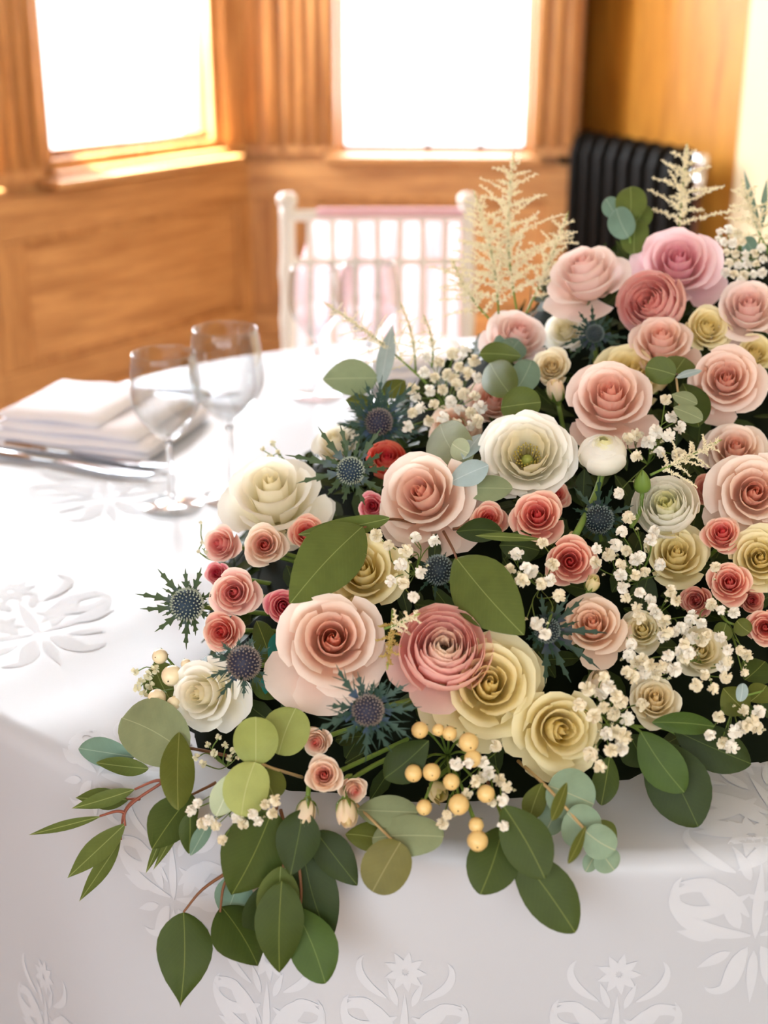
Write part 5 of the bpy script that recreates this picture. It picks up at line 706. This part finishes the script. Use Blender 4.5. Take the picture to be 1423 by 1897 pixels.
def flower(spec, idx):
    kind, pos, nrm, R, col, lab = spec[:6]
    rng = random.Random(idx*131+7)
    q = Vector(nrm).to_track_quat('Z', 'Y') @ Quaternion((0, 0, 1), rng.uniform(0, 6.28))
    nm, cat = {'rose': ('rose', 'rose'), 'spray': ('spray_rose', 'spray rose'), 'wide': ('rose', 'rose'), 'ranunculus': ('ranunculus', 'ranunculus'), 'open': ('ranunculus', 'ranunculus'), 'closed': ('ranunculus', 'ranunculus'), 'rosebud': ('rosebud', 'rosebud'), 'greenbud': ('flower_bud', 'flower bud')}[kind]
    if 'lisianthus' in lab: nm, cat = 'lisianthus', 'lisianthus'
    e = thing(nm, lab, cat, pos, q, group={'rose': 'roses in the arrangement', 'wide': 'roses in the arrangement', 'spray': 'spray roses in the arrangement', 'ranunculus': 'ranunculus in the arrangement', 'open': 'ranunculus in the arrangement', 'closed': 'ranunculus in the arrangement', 'rosebud': 'rosebuds in the arrangement', 'greenbud': 'rosebuds in the arrangement'}[kind])
    if nm == 'lisianthus': e['group'] = 'lisianthus in the arrangement'
    mat = PM.get(col); end = spec[6] if len(spec) > 6 and spec[6] else list(Vector(pos).lerp(CORE, .45)-Vector((0, 0, .02)))
    zb = -.55
    for gv, gl in (spec[7] if len(spec) > 7 else []):
        g = q.inverted() @ Vector(gv); ga = math.atan2(g.y, g.x)
        add_petal(e, R, [(.1, -.55), (.45, -.62), (gl*.72, -.42), (gl, -.30)], ga, .62, mat, 1, drop=.28, pw=2.4, curl=.08, ruf=.03, ph=rng.uniform(0, 6), s=.02)
    if kind in ('rose', 'wide', 'spray'):
        N = {'rose': 27, 'wide': 24, 'spray': 26}[kind]
        opn = {'rose': rng.uniform(.9, 1.1), 'wide': 1.25, 'spray': 1.0}[kind]
        tip = rng.uniform(.6, .95) if kind == 'spray' else 0
        small = R < .02
        nin = {'rose': 7, 'wide': 6, 'spray': 6}[kind]; N = {'rose': 18, 'wide': 17, 'spray': 18}[kind]; off = rng.uniform(-.07, .07)
        for i in range(N):
            t = i/(N-1)
            if i < nin: qq = i/nin; rr = .055+.25*qq; zr = .62-.05*qq; fl = -.02+.05*qq; W = 1.9-.7*qq
            else:
                qq = (i-nin)/(N-1-nin); rr = .32+.44*qq**.9; zr = .56-.22*qq-.42*qq**2.2*opn; fl = .05+.22*qq**1.2*opn; W = 1.25-.36*qq
            if kind == 'spray' and i >= nin: rr += rng.uniform(-.02, .02); zr += rng.uniform(-.04, .03)
            P0 = (.04+.1*t, -.55); P1 = (rr*.75+.12+.12*t, -.55+.12*t); P2 = (rr*.98, zr-.24); P3 = (rr+fl, zr)
            if i < 3: P3 = (.035+.02*i, zr)
            if i >= nin: P2 = (rr*.86, zr-.10+.17*qq); P3 = (rr+fl+.03, zr-.05*qq)
            rr_j = rng.uniform(-.2, .2)
            add_petal(e, R, [P0, P1, P2, P3], i*GA+rr_j, W*rng.uniform(.92, 1.08), mat, min(1, max(0, t+off)), nu=9, nv=9 if small else 10,
                      s=.06, drop=.08+.12*t+tip*.35*max(0, t-.5), pw=(2.6 if tip == 0 else 2.6-2.2*tip*max(0, t-.4)), curl=.13*max(0, t-.4)*opn*(.6+rng.random()), ruf=.010+.03*t*rng.random(), ph=rng.uniform(0, 6))
        calyx(e, R, -.52)
    elif kind == 'ranunculus':
        N = 38 if R > .03 else 32
        for i in range(N):
            t = i/(N-1); rr = .10+.80*t+rng.uniform(-.035, .035)
            zr = .60*math.sqrt(max(0, 1-(t*.95)**2)) - .12 + .06*t+rng.uniform(-.03, .03)
            P0 = (.04+.1*t, -.55); P1 = (rr*.9+.18, -.55); P2 = (rr*1.10, zr-.14); P3 = (rr*1.0+.05*max(0, t-.7), zr+(.04 if t < .3 else 0))
            add_petal(e, R, [P0, P1, P2, P3], i*GA+rng.uniform(-.2, .2), (1.15-.45*t)*rng.uniform(.9, 1.1), mat, t, nu=7, nv=7, s=.035, drop=.16, pw=2.4, ruf=.014+.012*rng.random()*t, ph=rng.uniform(0, 6))
        MB().lathe([(0, .14), (.05, .13), (.09, .06), (.09, -.3)], 10).build('eye', simple_mat('ranunculus_eye', '#3A3420' if col == 'pinkran' else '#C9C87A', .6), e).scale = (R, R, R)
        calyx(e, R, -.52)
    elif kind == 'open':
        N = 30
        for i in range(N):
            t = i/(N-1); rr = .34+.56*t
            zr = .42-.42*t**1.6
            P0 = (.06, -.40); P1 = (rr*.75+.08, -.48+.06*t); P2 = (rr*.95, zr-.12); P3 = (rr+.12*t, zr)
            if t > .55: P2 = (rr*.9, zr+.04); P3 = (rr+.14, zr-.03)
            add_petal(e, R, [P0, P1, P2, P3], i*GA*1.02, (.86-.22*t)*rng.uniform(.9, 1.1), mat, t, nu=9, nv=9, s=.03, drop=.20, pw=2.6, curl=.05*t, ruf=.02+.02*rng.random(), ph=rng.uniform(0, 6))
        ey = MB().lathe([(0, -.1), (.08, -.12), (.13, -.2), (.12, -.4)], 14); ey.build('eye', simple_mat('green_eye', '#9AA04A', .6), e).scale = (R, R, R)
        YS = simple_mat('stamen_yellow', '#B9A545', .6)
        st = MB()
        for k in range(46):
            a = k*GA; r0 = .1+.12*(k/46)**.5; st.tube([(r0*.8*math.cos(a), r0*.8*math.sin(a), -.35), (r0*1.2*math.cos(a), r0*1.2*math.sin(a), -.06+.07*rng.random()), (r0*1.25*math.cos(a), r0*1.25*math.sin(a), .0+.05*rng.random())], [.008, .008, .02], 5)
        so = st.build('stamens', YS, e); so.scale = (R, R, R); so['kind'] = 'stuff'
    elif kind == 'closed':
        N = 22
        for i in range(N):
            t = i/(N-1)
            P0 = (.05, -.78); P1 = (.35+.75*t, -.80); P2 = (.45+.78*t, .35+.25*(1-t)); P3 = (.10+.40*t, .72-.38*t)
            add_petal(e, R, [P0, P1, P2, P3], i*GA, 1.2-.3*t, mat, t, nu=9, nv=9, s=.03, drop=.12+.08*t, pw=2.2, ruf=.012, ph=rng.uniform(0, 6))
        calyx(e, R, -.74, spread=1.1); zb = -.78
    elif kind == 'rosebud':
        N = 9
        for i in range(N):
            t = i/(N-1)
            P0 = (.05, -.9); P1 = (.30+.45*t, -.85); P2 = (.35+.38*t, .1); P3 = (.10+.34*t, .85-.15*t)
            add_petal(e, R, [P0, P1, P2, P3], i*GA, 1.3-.3*t, mat, t, nu=7, nv=8, s=.05, drop=.22, pw=2.0, curl=.06*t, ruf=.02, ph=rng.uniform(0, 6))
        for k in range(5):
            a = k*2*math.pi/5
            P = [(.06, -1.0), (.55, -.98), (.74, -.35), (.62+.2*rng.random(), .25)]
            add_petal(e, R, P, a, .50, SEPAL, 1, 'sepal', nu=5, nv=7, drop=.97, pw=1.0, s=0)
        MB().lathe([(0, -1.3), (.14, -1.28), (.24, -1.1), (.22, -.95), (.1, -.88)], 10).build('hip', SEPAL, e).scale = (R, R, R)
        zb = -1.2
    else:
        for i in range(5):
            P = [(.05, -.9), (.85, -.8), (.85, .1), (.04, 1.05)]
            add_petal(e, R, P, i*2*math.pi/5, .72, SEPAL, 1, 'sepal', nu=7, nv=9, drop=.25, pw=3, s=.04)
        zb = -.85
    mkstem(e, q, pos, nrm, R, zb, end, .0026 if kind == 'closed' else .0018)
    return e

# ------------------------------------------------------------------ leaves
LEAFC = {'green': ('#586630', '#9CA868'), 'green2': ('#425A24', '#7E9250'), 'dark': ('#3E4E1E', '#8A964C'), 'dark2': ('#2E3E18', '#66763A'), 'lime': ('#919C56', '#BCC28A'), 'limelight': ('#A0AA64', '#C6CA94'), 'pale': ('#AEBC9C', '#DCE2CC'),
 'greygreen': ('#84906C', '#B5BC98'), 'bluegreen': ('#6E8C7C', '#A9BCA8'), 'bluepale': ('#A0B4B6', '#CFDADA'), 'eucal': ('#869E86', '#C9C4A0'), 'olive': ('#5C6428', '#9CA05E'), 'olivebrown': ('#6E6C3A', '#A6A070'), 'teal': ('#1B6A60', '#4C9A8C')}
def leaf_mat(name, c, vein):
    m, nt, b = new_mat('leaf_'+name); L = nt.links.new
    uv = nt.nodes.new('ShaderNodeUVMap'); sp = nt.nodes.new('ShaderNodeSeparateXYZ'); L(uv.outputs[0], sp.inputs[0])
    d = nt.nodes.new('ShaderNodeMath'); d.operation = 'ABSOLUTE'; L(sp.outputs['X'], d.inputs[0])          # distance from the midrib in mm
    mid = nt.nodes.new('ShaderNodeMapRange'); mid.inputs['From Min'].default_value = .12; mid.inputs['From Max'].default_value = .42; mid.inputs['To Min'].default_value = .6; mid.inputs['To Max'].default_value = 0; L(d.outputs[0], mid.inputs[0])
    k = nt.nodes.new('ShaderNodeMath'); k.operation = 'MULTIPLY_ADD'; k.inputs[1].default_value = -1.1; L(d.outputs[0], k.inputs[0]); L(sp.outputs['Y'], k.inputs[2])
    sn = nt.nodes.new('ShaderNodeMath'); sn.operation = 'SINE'; ks = nt.nodes.new('ShaderNodeMath'); ks.operation = 'MULTIPLY'; ks.inputs[1].default_value = 1.5; L(k.outputs[0], ks.inputs[0]); L(ks.outputs[0], sn.inputs[0])
    sv = nt.nodes.new('ShaderNodeMapRange'); sv.inputs['From Min'].default_value = .88; sv.inputs['From Max'].default_value = 1; sv.inputs['To Max'].default_value = .035; L(sn.outputs[0], sv.inputs[0])
    mxv = nt.nodes.new('ShaderNodeMath'); mxv.operation = 'MAXIMUM'; L(mid.outputs[0], mxv.inputs[0]); L(sv.outputs[0], mxv.inputs[1])
    tc = nt.nodes.new('ShaderNodeTexCoord'); n = nt.nodes.new('ShaderNodeTexNoise'); n.inputs['Scale'].default_value = 60; n.inputs['Detail'].default_value = 5; L(tc.outputs['Object'], n.inputs['Vector'])
    hv = nt.nodes.new('ShaderNodeHueSaturation'); hv.inputs['Color'].default_value = lin(c); mr = nt.nodes.new('ShaderNodeMapRange'); mr.inputs['To Min'].default_value = .75; mr.inputs['To Max'].default_value = 1.25; L(n.outputs['Fac'], mr.inputs[0]); L(mr.outputs[0], hv.inputs['Value'])
    mx = nt.nodes.new('ShaderNodeMix'); mx.data_type = 'RGBA'; L(mxv.outputs[0], mx.inputs['Factor']); L(hv.outputs[0], mx.inputs['A']); mx.inputs['B'].default_value = lin(vein)
    L(mx.outputs['Result'], b.inputs['Base Color']); b.inputs['Roughness'].default_value = .5; b.inputs['Specular IOR Level'].default_value = .22
    add_translucent(nt, b, .15, link=mx.outputs['Result'])
    return m
LM = {k: leaf_mat(k, *v) for k, v in LEAFC.items()}
def wprof(sh, s):
    if sh == 'round': return math.sqrt(max(0, 1-(2*s-1)**2))**.9 if s > .0 else 0
    if sh == 'oblong': return max(0, math.sin(math.pi*min(1, s**1.15)))**.62
    if sh == 'lance': return max(0, math.sin(math.pi*s**.85))**1.05
    if sh == 'point': return max(0, math.sin(math.pi*min(1, (s*1.02)**.72)))**.9 * (1 if s < .75 else 1-.35*(s-.75)/.25)
    return max(0, math.sin(math.pi*s**.82))**.80      # ovate
def leaf(spec, e, rng, name='leaf'):
    a, b, n, w, sh, col, bend = spec
    a, b, n = Vector(a), Vector(b), Vector(n); ax = b-a; L = ax.length; axn = ax.normalized(); side = n.cross(axn).normalized()
    ns, na = (15, 7); v = []; uv = []
    lop = rng.uniform(-.12, .12); wav = rng.uniform(0, 6); fold = rng.uniform(.10, .22)
    for i in range(ns):
        s = .5-.5*math.cos(math.pi*i/(ns-1)); hw = w/2*max(.012, wprof(sh, s))
        for k in range(na):
            c = k/(na-1)*2-1
            h = fold*abs(c)*hw*.9 - .18*hw*c*c + bend*L*(.25-(s-.5)**2)*1.1 + .05*w*math.sin(s*7+wav+c)*abs(c)*.6
            sw = lop*w*math.sin(math.pi*s)*.5
            p = a + axn*(s*L) + side*(c*hw+sw) + n*(h-bend*L*.0)
            v.append(p); uv.append((c*hw*1000, s*L*1000))
    f = [(i*na+k, i*na+k+1, (i+1)*na+k+1, (i+1)*na+k) for i in range(ns-1) for k in range(na-1)]
    return mk(name, v, f, LM[col], e, uv=uv)

# ------------------------------------------------------------------ core and filler
GX = np.linspace(-.22, .60, 34); GY = np.linspace(.72, 1.44, 30); MH = np.array(MOUND)
def mound_h(x, y):
    i = (x-GX[0])/(GX[1]-GX[0]); j = (y-GY[0])/(GY[1]-GY[0])
    if i < 0 or j < 0 or i >= 33 or j >= 29: return 0
    a, b = int(i), int(j); u, v_ = i-a, j-b
    return (MH[b, a]*(1-u)+MH[b, a+1]*u)*(1-v_)+(MH[b+1, a]*(1-u)+MH[b+1, a+1]*u)*v_
FOAM = simple_mat('gap_shade_foam', '#10170C', .9, .1)  # near-black foam colour stands for the shade in the gaps between flowers
ff = thing('floral_foam', 'foam mound coloured dark as gap shade, hidden under the flowers on the cloth', 'floral foam', (.2, 1.06, TZ))
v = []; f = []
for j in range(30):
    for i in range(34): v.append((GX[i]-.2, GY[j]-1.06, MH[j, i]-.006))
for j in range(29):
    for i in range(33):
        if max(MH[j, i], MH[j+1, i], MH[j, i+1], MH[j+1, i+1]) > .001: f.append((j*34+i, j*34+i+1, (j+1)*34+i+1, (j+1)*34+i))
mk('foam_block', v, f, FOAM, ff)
rng = random.Random(5)
v = []; f = []; uvs = []
cnt = 0
while cnt < 900:
    x, y = rng.uniform(-.2, .55), rng.uniform(.74, 1.4); h = mound_h(x, y)
    if h < .02: continue
    cnt += 1; e_ = .012
    n = Vector((-(mound_h(x+e_, y)-mound_h(x-e_, y))/(2*e_), -(mound_h(x, y+e_)-mound_h(x, y-e_))/(2*e_), 1)).normalized()
    p = Vector((x, y, TZ+h-.004)); t = n.orthogonal().normalized(); t = (Quaternion(n, rng.uniform(0, 6.28)) @ t)
    d = (t*rng.uniform(.5, 1)+n*rng.uniform(.15, .75)).normalized(); sd = d.cross(n).normalized(); L = rng.uniform(.022, .042); w = L*rng.uniform(.16, .3)
    b0 = len(v)
    for s, k in ((0, .15), (.25, .8), (.55, 1), (.8, .65), (1, .03)):
        for c in (-1, 0, 1): v.append(p+d*L*s+sd*c*w*k+n*(.15*abs(c)*w-.3*L*s*s*.4)); uvs.append((c*w*k*1000, s*L*1000))
    f += [(b0+i*3+k, b0+i*3+k+1, b0+(i+1)*3+k+1, b0+(i+1)*3+k) for i in range(4) for k in range(2)]
fo = mk('filler_foliage', v, f, LM['dark2'], None, uv=uvs); fo['kind'] = 'stuff'; fo['label'] = 'small dark green filler leaves in the gaps between the flowers'; fo['category'] = 'foliage'

# ------------------------------------------------------------------ flowers
for i, s in enumerate(FLOWERS): flower(s, i)
for lab, sc, stems, lvs in SPRIGS:
    rng = random.Random(lab)
    base = Vector(stems[0][0]); e = thing('leaf_sprig', lab, 'leaf sprig', base, group='leaf sprigs in the arrangement')
    if 'eucalyptus' in lab: e.name = 'eucalyptus_sprig'; e['category'] = 'eucalyptus'
    for st in stems: MB().tube([p-base for p in curve_pts(st, 5)], np.linspace(.0013, .0008, len(curve_pts(st, 5))), 6).build('stem', STEMM[sc], e)
    for l in lvs:
        l = [list(Vector(l[0])-base), list(Vector(l[1])-base)]+l[2:]; leaf(l, e, rng)

# ------------------------------------------------------------------ sea holly
ERT = {'blue': ('#5664A4', '#3A5248', '#2A2C40', '#8C8078'), 'green': ('#7884A0', '#46583C', '#25384A', '#A9B4A2'), 'dark': ('#4C4468', '#2C4234', '#1C2830', '#6F7C78')}
def grad_mat(name, c0, c1, rough=.5, at=.45):
    m, nt, b = new_mat(name); uv = nt.nodes.new('ShaderNodeUVMap'); sp = nt.nodes.new('ShaderNodeSeparateXYZ'); cr = nt.nodes.new('ShaderNodeValToRGB')
    cr.color_ramp.elements[0].color = lin(c0); cr.color_ramp.elements[1].color = lin(c1); cr.color_ramp.elements[1].position = at
    nt.links.new(uv.outputs[0], sp.inputs[0]); nt.links.new(sp.outputs['Y'], cr.inputs[0]); nt.links.new(cr.outputs[0], b.inputs['Base Color'])
    b.inputs['Roughness'].default_value = rough; b.inputs['Specular IOR Level'].default_value = .3
    add_translucent(nt, b, .1, link=cr.outputs[0]); return m
ERM = {k: (grad_mat('bract_'+k, a, b_, .5, .5), simple_mat('cone_'+k, c, .6, .3), simple_mat('floret_'+k, d, .6, .3)) for k, (a, b_, c, d) in ERT.items()}
def cone_mesh(R, rng):
    v, f = [], []
    N = 190; m = MB()
    prof = [(0.02, 1.12), (.35, 1.06), (.68, .82), (.90, .45), (.95, .0), (.82, -.45), (.5, -.75), (.02, -.8)]
    m.lathe([(r*R*.93, z*R*.93) for r, z in prof], 18)
    sp = MB()
    for k in range(N):
        zz = 1-1.72*(k+.5)/N; rr = math.sqrt(max(0, 1-zz*zz)); a = k*GA
        n = Vector((rr*math.cos(a), rr*math.sin(a), zz)); p = Vector((n.x*.95, n.y*.95, n.z*1.10 if n.z > 0 else n.z*.8))*R*.92
        t = n.orthogonal().normalized(); u = n.cross(t); r0 = R*.062
        base = [p+(t*math.cos(q)+u*math.sin(q))*r0 for q in (0, 2.094, 4.189)]; mid = [p+n*R*.10+(t*math.cos(q)+u*math.sin(q))*r0*.75 for q in (0, 2.094, 4.189)]
        sp.add(base+mid+[p+n*R*.17], [(0, 1, 4, 3), (1, 2, 5, 4), (2, 0, 3, 5), (3, 4, 6), (4, 5, 6), (5, 3, 6)])
    return m, sp
def bract(e, a, elev, L, w, mat, rng, curve=.2, spiky=True):
    """spiny lance shaped bract leaving the head at angle a"""
    ns = 15; v = []; uv = []
    d = Vector((math.cos(a)*math.cos(elev), math.sin(a)*math.cos(elev), math.sin(elev))); up = Vector((-math.cos(a)*math.sin(elev), -math.sin(a)*math.sin(elev), math.cos(elev))); sd = d.cross(up)
    tw = rng.uniform(-.4, .4); lat = rng.uniform(-.12, .12)
    for i in range(ns):
        s = i/(ns-1); tooth = ((2.5 if spiky else 1.9) if i % 3 == 2 else .75) if 3 < i < ns-1 else 1
        hw = w*(.35+.75*math.sin(math.pi*min(1, s*.86+.1))**1.1)*tooth*(1-s)**.35+.0001
        c = d*(L*s)+up*(curve*L*s*s)+sd*(lat*L*s*s); ss = sd*math.cos(tw*s)+up*math.sin(tw*s); uu = up*math.cos(tw*s)-sd*math.sin(tw*s)
        tip = d*(hw*.8*(tooth > 1.2))
        for k, h in ((-1, .35), (0, 0), (1, .35)): v.append(c+ss*(k*hw)+uu*(h*hw)+(tip if k else Vector())); uv.append((k, s))
    f = [(i*3+k, i*3+k+1, (i+1)*3+k+1, (i+1)*3+k) for i in range(ns-1) for k in range(2)]
    for s0, an, ll in () if not spiky else ((.34, .55, .42), (.42, -.5, .46), (.58, .45, .32), (.64, -.45, .28)):
        o = d*(L*s0)+up*(curve*L*s0*s0)+sd*(lat*L*s0*s0); dd = (d*math.cos(an)+sd*math.sin(an)+up*(curve*1.2)).normalized(); pp = dd.cross(up).normalized(); b0 = len(v)
        for t, k2 in ((0, .7), (.5, .6), (1, .04)):
            for c in (-1, 1): v.append(o+dd*(L*ll*t)+pp*(c*w*.45*k2)+up*(.001*t)); uv.append((c, s0+ll*t))
        f += [(b0, b0+1, b0+3, b0+2), (b0+2, b0+3, b0+5, b0+4)]
    return mk('bract', v, f, mat, e, uv=uv)
for idx, (pos, nrm, R, span, bias, tone, lab) in enumerate(SEA_HOLLY):
    rng = random.Random(idx*17+3); q = Vector(nrm).to_track_quat('Z', 'Y'); inv = q.inverted(); bl = inv @ Vector(bias)
    e = thing('sea_holly', lab, 'sea holly', pos, q, group='sea holly in the arrangement'); bm_, cm_, fm_ = ERM[tone]
    c, s = cone_mesh(R, rng); c.build('cone', cm_, e); so = s.build('florets', fm_, e, False); so['kind'] = 'stuff'
    nb = 40 if tone == 'blue' and span > .036 else 22
    ba = math.atan2(bl.y, bl.x); bs = min(.9, bl.length)
    for k in range(nb):
        a = k*2*math.pi/nb+rng.uniform(-.12, .12); g = 1-bs*.65*(1-math.cos(a-ba))/2*1.3
        ring = k % 2
        L = span*rng.uniform(.8, 1.3)*g*(1 if ring == 0 else .62)
        if L < R*.9: L = R*.9
        bract(e, a, (.22 if ring == 0 else .5)+rng.uniform(-.12, .15), L, span*((.040 if ring == 0 else .032) if tone == 'blue' else (.054 if ring == 0 else .036)), bm_, rng, rng.uniform(.02, .22), tone == 'blue').location = (0, 0, -R*.55)
    mkstem(e, q, pos, nrm, R, -.8, list(Vector(pos).lerp(CORE, .4)-Vector((0, 0, .02))), .0018)

# ------------------------------------------------------------------ berries
BM_ = {'yellow': simple_mat('berry_yellow', '#DFC080', .3, .5), 'ivory': simple_mat('berry_ivory', '#EFE0BC', .32, .5)}
BT = simple_mat('berry_tip', '#4A341C', .6)
for lab, hub, bl, col in BERRIES:
    hub = Vector(hub); e = thing('berry_sprig', lab, 'berries', hub, group='berry sprigs in the arrangement'); rng = random.Random(lab); st = MB()
    for x, y, z, r in bl:
        p = Vector((x, y, z))-hub
        out = (Vector((p.x, p.y-.03, p.z*.6)).normalized()+Vector((rng.uniform(-.3, .3), -.5, rng.uniform(-.6, .1)))).normalized()
        m = MB().lathe([(0, -1.0), (.35, -.93), (.75, -.62), (.98, -.1), (.97, .3), (.76, .72), (.45, .98), (.18, 1.08), (.07, 1.04), (0, .98)], 14)
        v = [Vector(q)*r for q in m.v]; Q = out.to_track_quat('Z', 'Y')
        b = mk('berry', v, m.f, BM_[col], e); b.location = p; b.rotation_mode = 'QUATERNION'; b.rotation_quaternion = Q
        tp = MB().tube([(0, 0, r*.98), (0, 0, r*1.16)], [r*.09, r*.03], 5).build('berry_tip', BT, b)
        for k in range(4):
            a = k*math.pi/2+.4; add_petal(b, r, [(.1, -1.02), (.5, -1.05), (.9, -.85), (1.12, -.45)], a, .4, SEPAL, 1, 'sepal', nu=3, nv=5, drop=.8, pw=1, s=0)
        st.tube(curve_pts([(0, 0, 0), p*.5-out*.008, p-out*r*.9], 4), .0009, 5)
    st.build('stem', STEMG, e)

# ------------------------------------------------------------------ baby's breath
GW = simple_mat('gyp_white', '#FDFAF2', .7, .2, trans=.3); GG = simple_mat('gyp_cream', '#F8F1DC', .7, .2, trans=.3); GB = simple_mat('gyp_bud', '#E3E0C2', .65, .2, trans=.2)
def blossom(seed, n, closed=0.0):
    rng = random.Random(seed); v = []; f = []
    for k in range(n):
        zz = 1-1.25*(k+.5)/n; rr = math.sqrt(max(0, 1-zz*zz)); a = k*GA+rng.uniform(-.3, .3)
        d = Vector((rr*math.cos(a), rr*math.sin(a), zz)).normalized(); t = d.orthogonal().normalized(); t = Quaternion(d, rng.uniform(0, 6.28)) @ t; u = d.cross(t)
        L = rng.uniform(.75, 1.05); w = rng.uniform(.30, .46); b0 = len(v); nrm = u
        for s, k2 in ((.12, .35), (.6, .95), (.88, 1.0), (1.0, .45)):
            bend = d*(L*s)+u*(.22*s*s*(1-closed))
            for c in (-1, 0, 1): v.append(bend+t*(c*w*k2)+d*(.05*(c == 0)*s))
        f += [(b0+i*3+j, b0+i*3+j+1, b0+(i+1)*3+j+1, b0+(i+1)*3+j) for i in range(3) for j in range(2)]
    me = bpy.data.meshes.new('blossom'); me.from_pydata([tuple(p) for p in v], [], f); me.polygons.foreach_set('use_smooth', [True]*len(me.polygons)); return me
BLO = []
for k in range(4):
    for mt in (GW, GG):
        me = blossom(k, 26 if k < 3 else 18); me.materials.append(mt); BLO.append(me)
BUD = blossom(9, 10, 1.0); BUD.materials.append(GB)
for lab, hub, bl, kd in GYPS:
    hub = Vector(hub); e = thing('baby_breath_sprig', lab, 'baby breath', hub, group='baby breath in the arrangement'); rng = random.Random(lab); st = MB()
    if kd == 's': e.name = 'filler_flower_sprig'
    for i, (x, y, z, r) in enumerate(bl):
        p = Vector((x, y, z))-hub
        me = BUD if kd == 'b' else rng.choice(BLO if kd == 'g' else BLO)
        o = put('bud' if kd == 'b' else 'blossom', me, e); o.location = p; o.scale = (r*.92,)*3
        o.rotation_mode = 'QUATERNION'; o.rotation_quaternion = Vector((rng.uniform(-.6, .6), -.8, .5+rng.uniform(-.5, .5))).to_track_quat('Z', 'Y') @ Quaternion((0, 0, 1), rng.uniform(0, 6))
        mid = p*.55+Vector((rng.uniform(-.008, .008), rng.uniform(0, .012), rng.uniform(-.008, .004)))
        st.tube(curve_pts([(0, 0, 0), mid, p+Vector((0, .003, -.002))], 4), .00045, 4, False)
        if rng.random() < .5 and kd == 'g':     # a side bud on the same stalk
            bp = mid.lerp(p, .6)+Vector((rng.uniform(-.008, .008), -.004, rng.uniform(-.006, .008))); st.tube([mid, bp], .0004, 4, False)
            ob = put('bud', BUD, e); ob.location = bp; ob.scale = (r*.32,)*3
    st.build('stem', STEMG, e)

# ------------------------------------------------------------------ astilbe plumes
AC = simple_mat('astilbe_cream', '#FBF3D6', .75, .2, trans=.25); AG = simple_mat('astilbe_tip', '#9FA85A', .7, .2); AY = simple_mat('astilbe_yellow', '#CDB36A', .75, .2, trans=.2)
def florets(mb, pts, rad, dens, rng, size):
    for i in range(len(pts)-1):
        a, b = pts[i], pts[i+1]; n = max(1, int((b-a).length*dens))
        for k in range(n):
            t = (i+k/n)/(len(pts)-1); d = Vector((rng.gauss(0, 1), rng.gauss(0, 1), rng.gauss(0, 1))).normalized()
            p = a.lerp(b, k/n)+d*rad*(1-.6*t)*rng.uniform(.3, 1); s = size*rng.uniform(.7, 1.3)*(1-.45*t)
            q = (d+Vector((rng.uniform(-.5, .5), rng.uniform(-.5, .5), rng.uniform(-.2, .8)))).normalized(); x = q.orthogonal().normalized()*s*.55; y = q.cross(x.normalized())*s*.55
            mb.add([p+x, p+y, p-x, p-y, p+q*s*1.5, p-q*s*.7], [(0, 1, 4), (1, 2, 4), (2, 3, 4), (3, 0, 4), (1, 0, 5), (2, 1, 5), (3, 2, 5), (0, 3, 5)])
for lab, a, b, w, sc in PLUMES:
    a, b = Vector(a), Vector(b); rng = random.Random(lab); e = thing('astilbe', lab, 'astilbe', a, group='astilbe plumes in the arrangement'); ax = b-a; L = ax.length; d = ax.normalized()
    right = Vector((1, 0, 0)); sidev = (right-d*right.dot(d)).normalized(); fwd = d.cross(sidev)
    bow = sidev*rng.uniform(-.06, .06)*L; main = [d*(L*t)+bow*math.sin(math.pi*t) for t in np.linspace(0, 1, 14)]
    MB().tube(main, np.linspace(.0011, .0004, 14), 5).build('stem', STEMG, e)
    size = .0021*max(.62, sc*.9); cm = AY if 'yellowish' in lab else AC
    m = MB(); florets(m, main[5:], .0036*sc, 2400/sc, rng, size); mo = m.build('plume_tip', cm, e, False); mo['kind'] = 'stuff'
    nb = max(7, int(L/.0052/(sc**.5))); wisp = 'wispy' in lab or 'thin' in lab
    for k in range(nb):
        t = .18+.74*k/(nb-1); p = d*(L*t)+bow*math.sin(math.pi*t)
        ang = k*GA; out = (sidev*math.cos(ang)*1.15+fwd*math.sin(ang)*.6)
        bl = w*.62*(1-t)**.85*rng.uniform(.75, 1.1)+.004
        pts = [p+out*(bl*s)+d*(bl*(.75*s-.25*s*s)) for s in np.linspace(0, 1, 7)]
        m = MB().tube(pts, .0004, 4, False); florets(m, pts, .0030*sc, 1700/sc if not wisp else 600, rng, size*(.8 if wisp else 1))
        o = m.build('branch', cm, e, False); o['kind'] = 'stuff'
    m = MB(); m.tube([main[-2], main[-1]+d*.002], [.0011, .0004], 5); m.build('tip', AG, e)
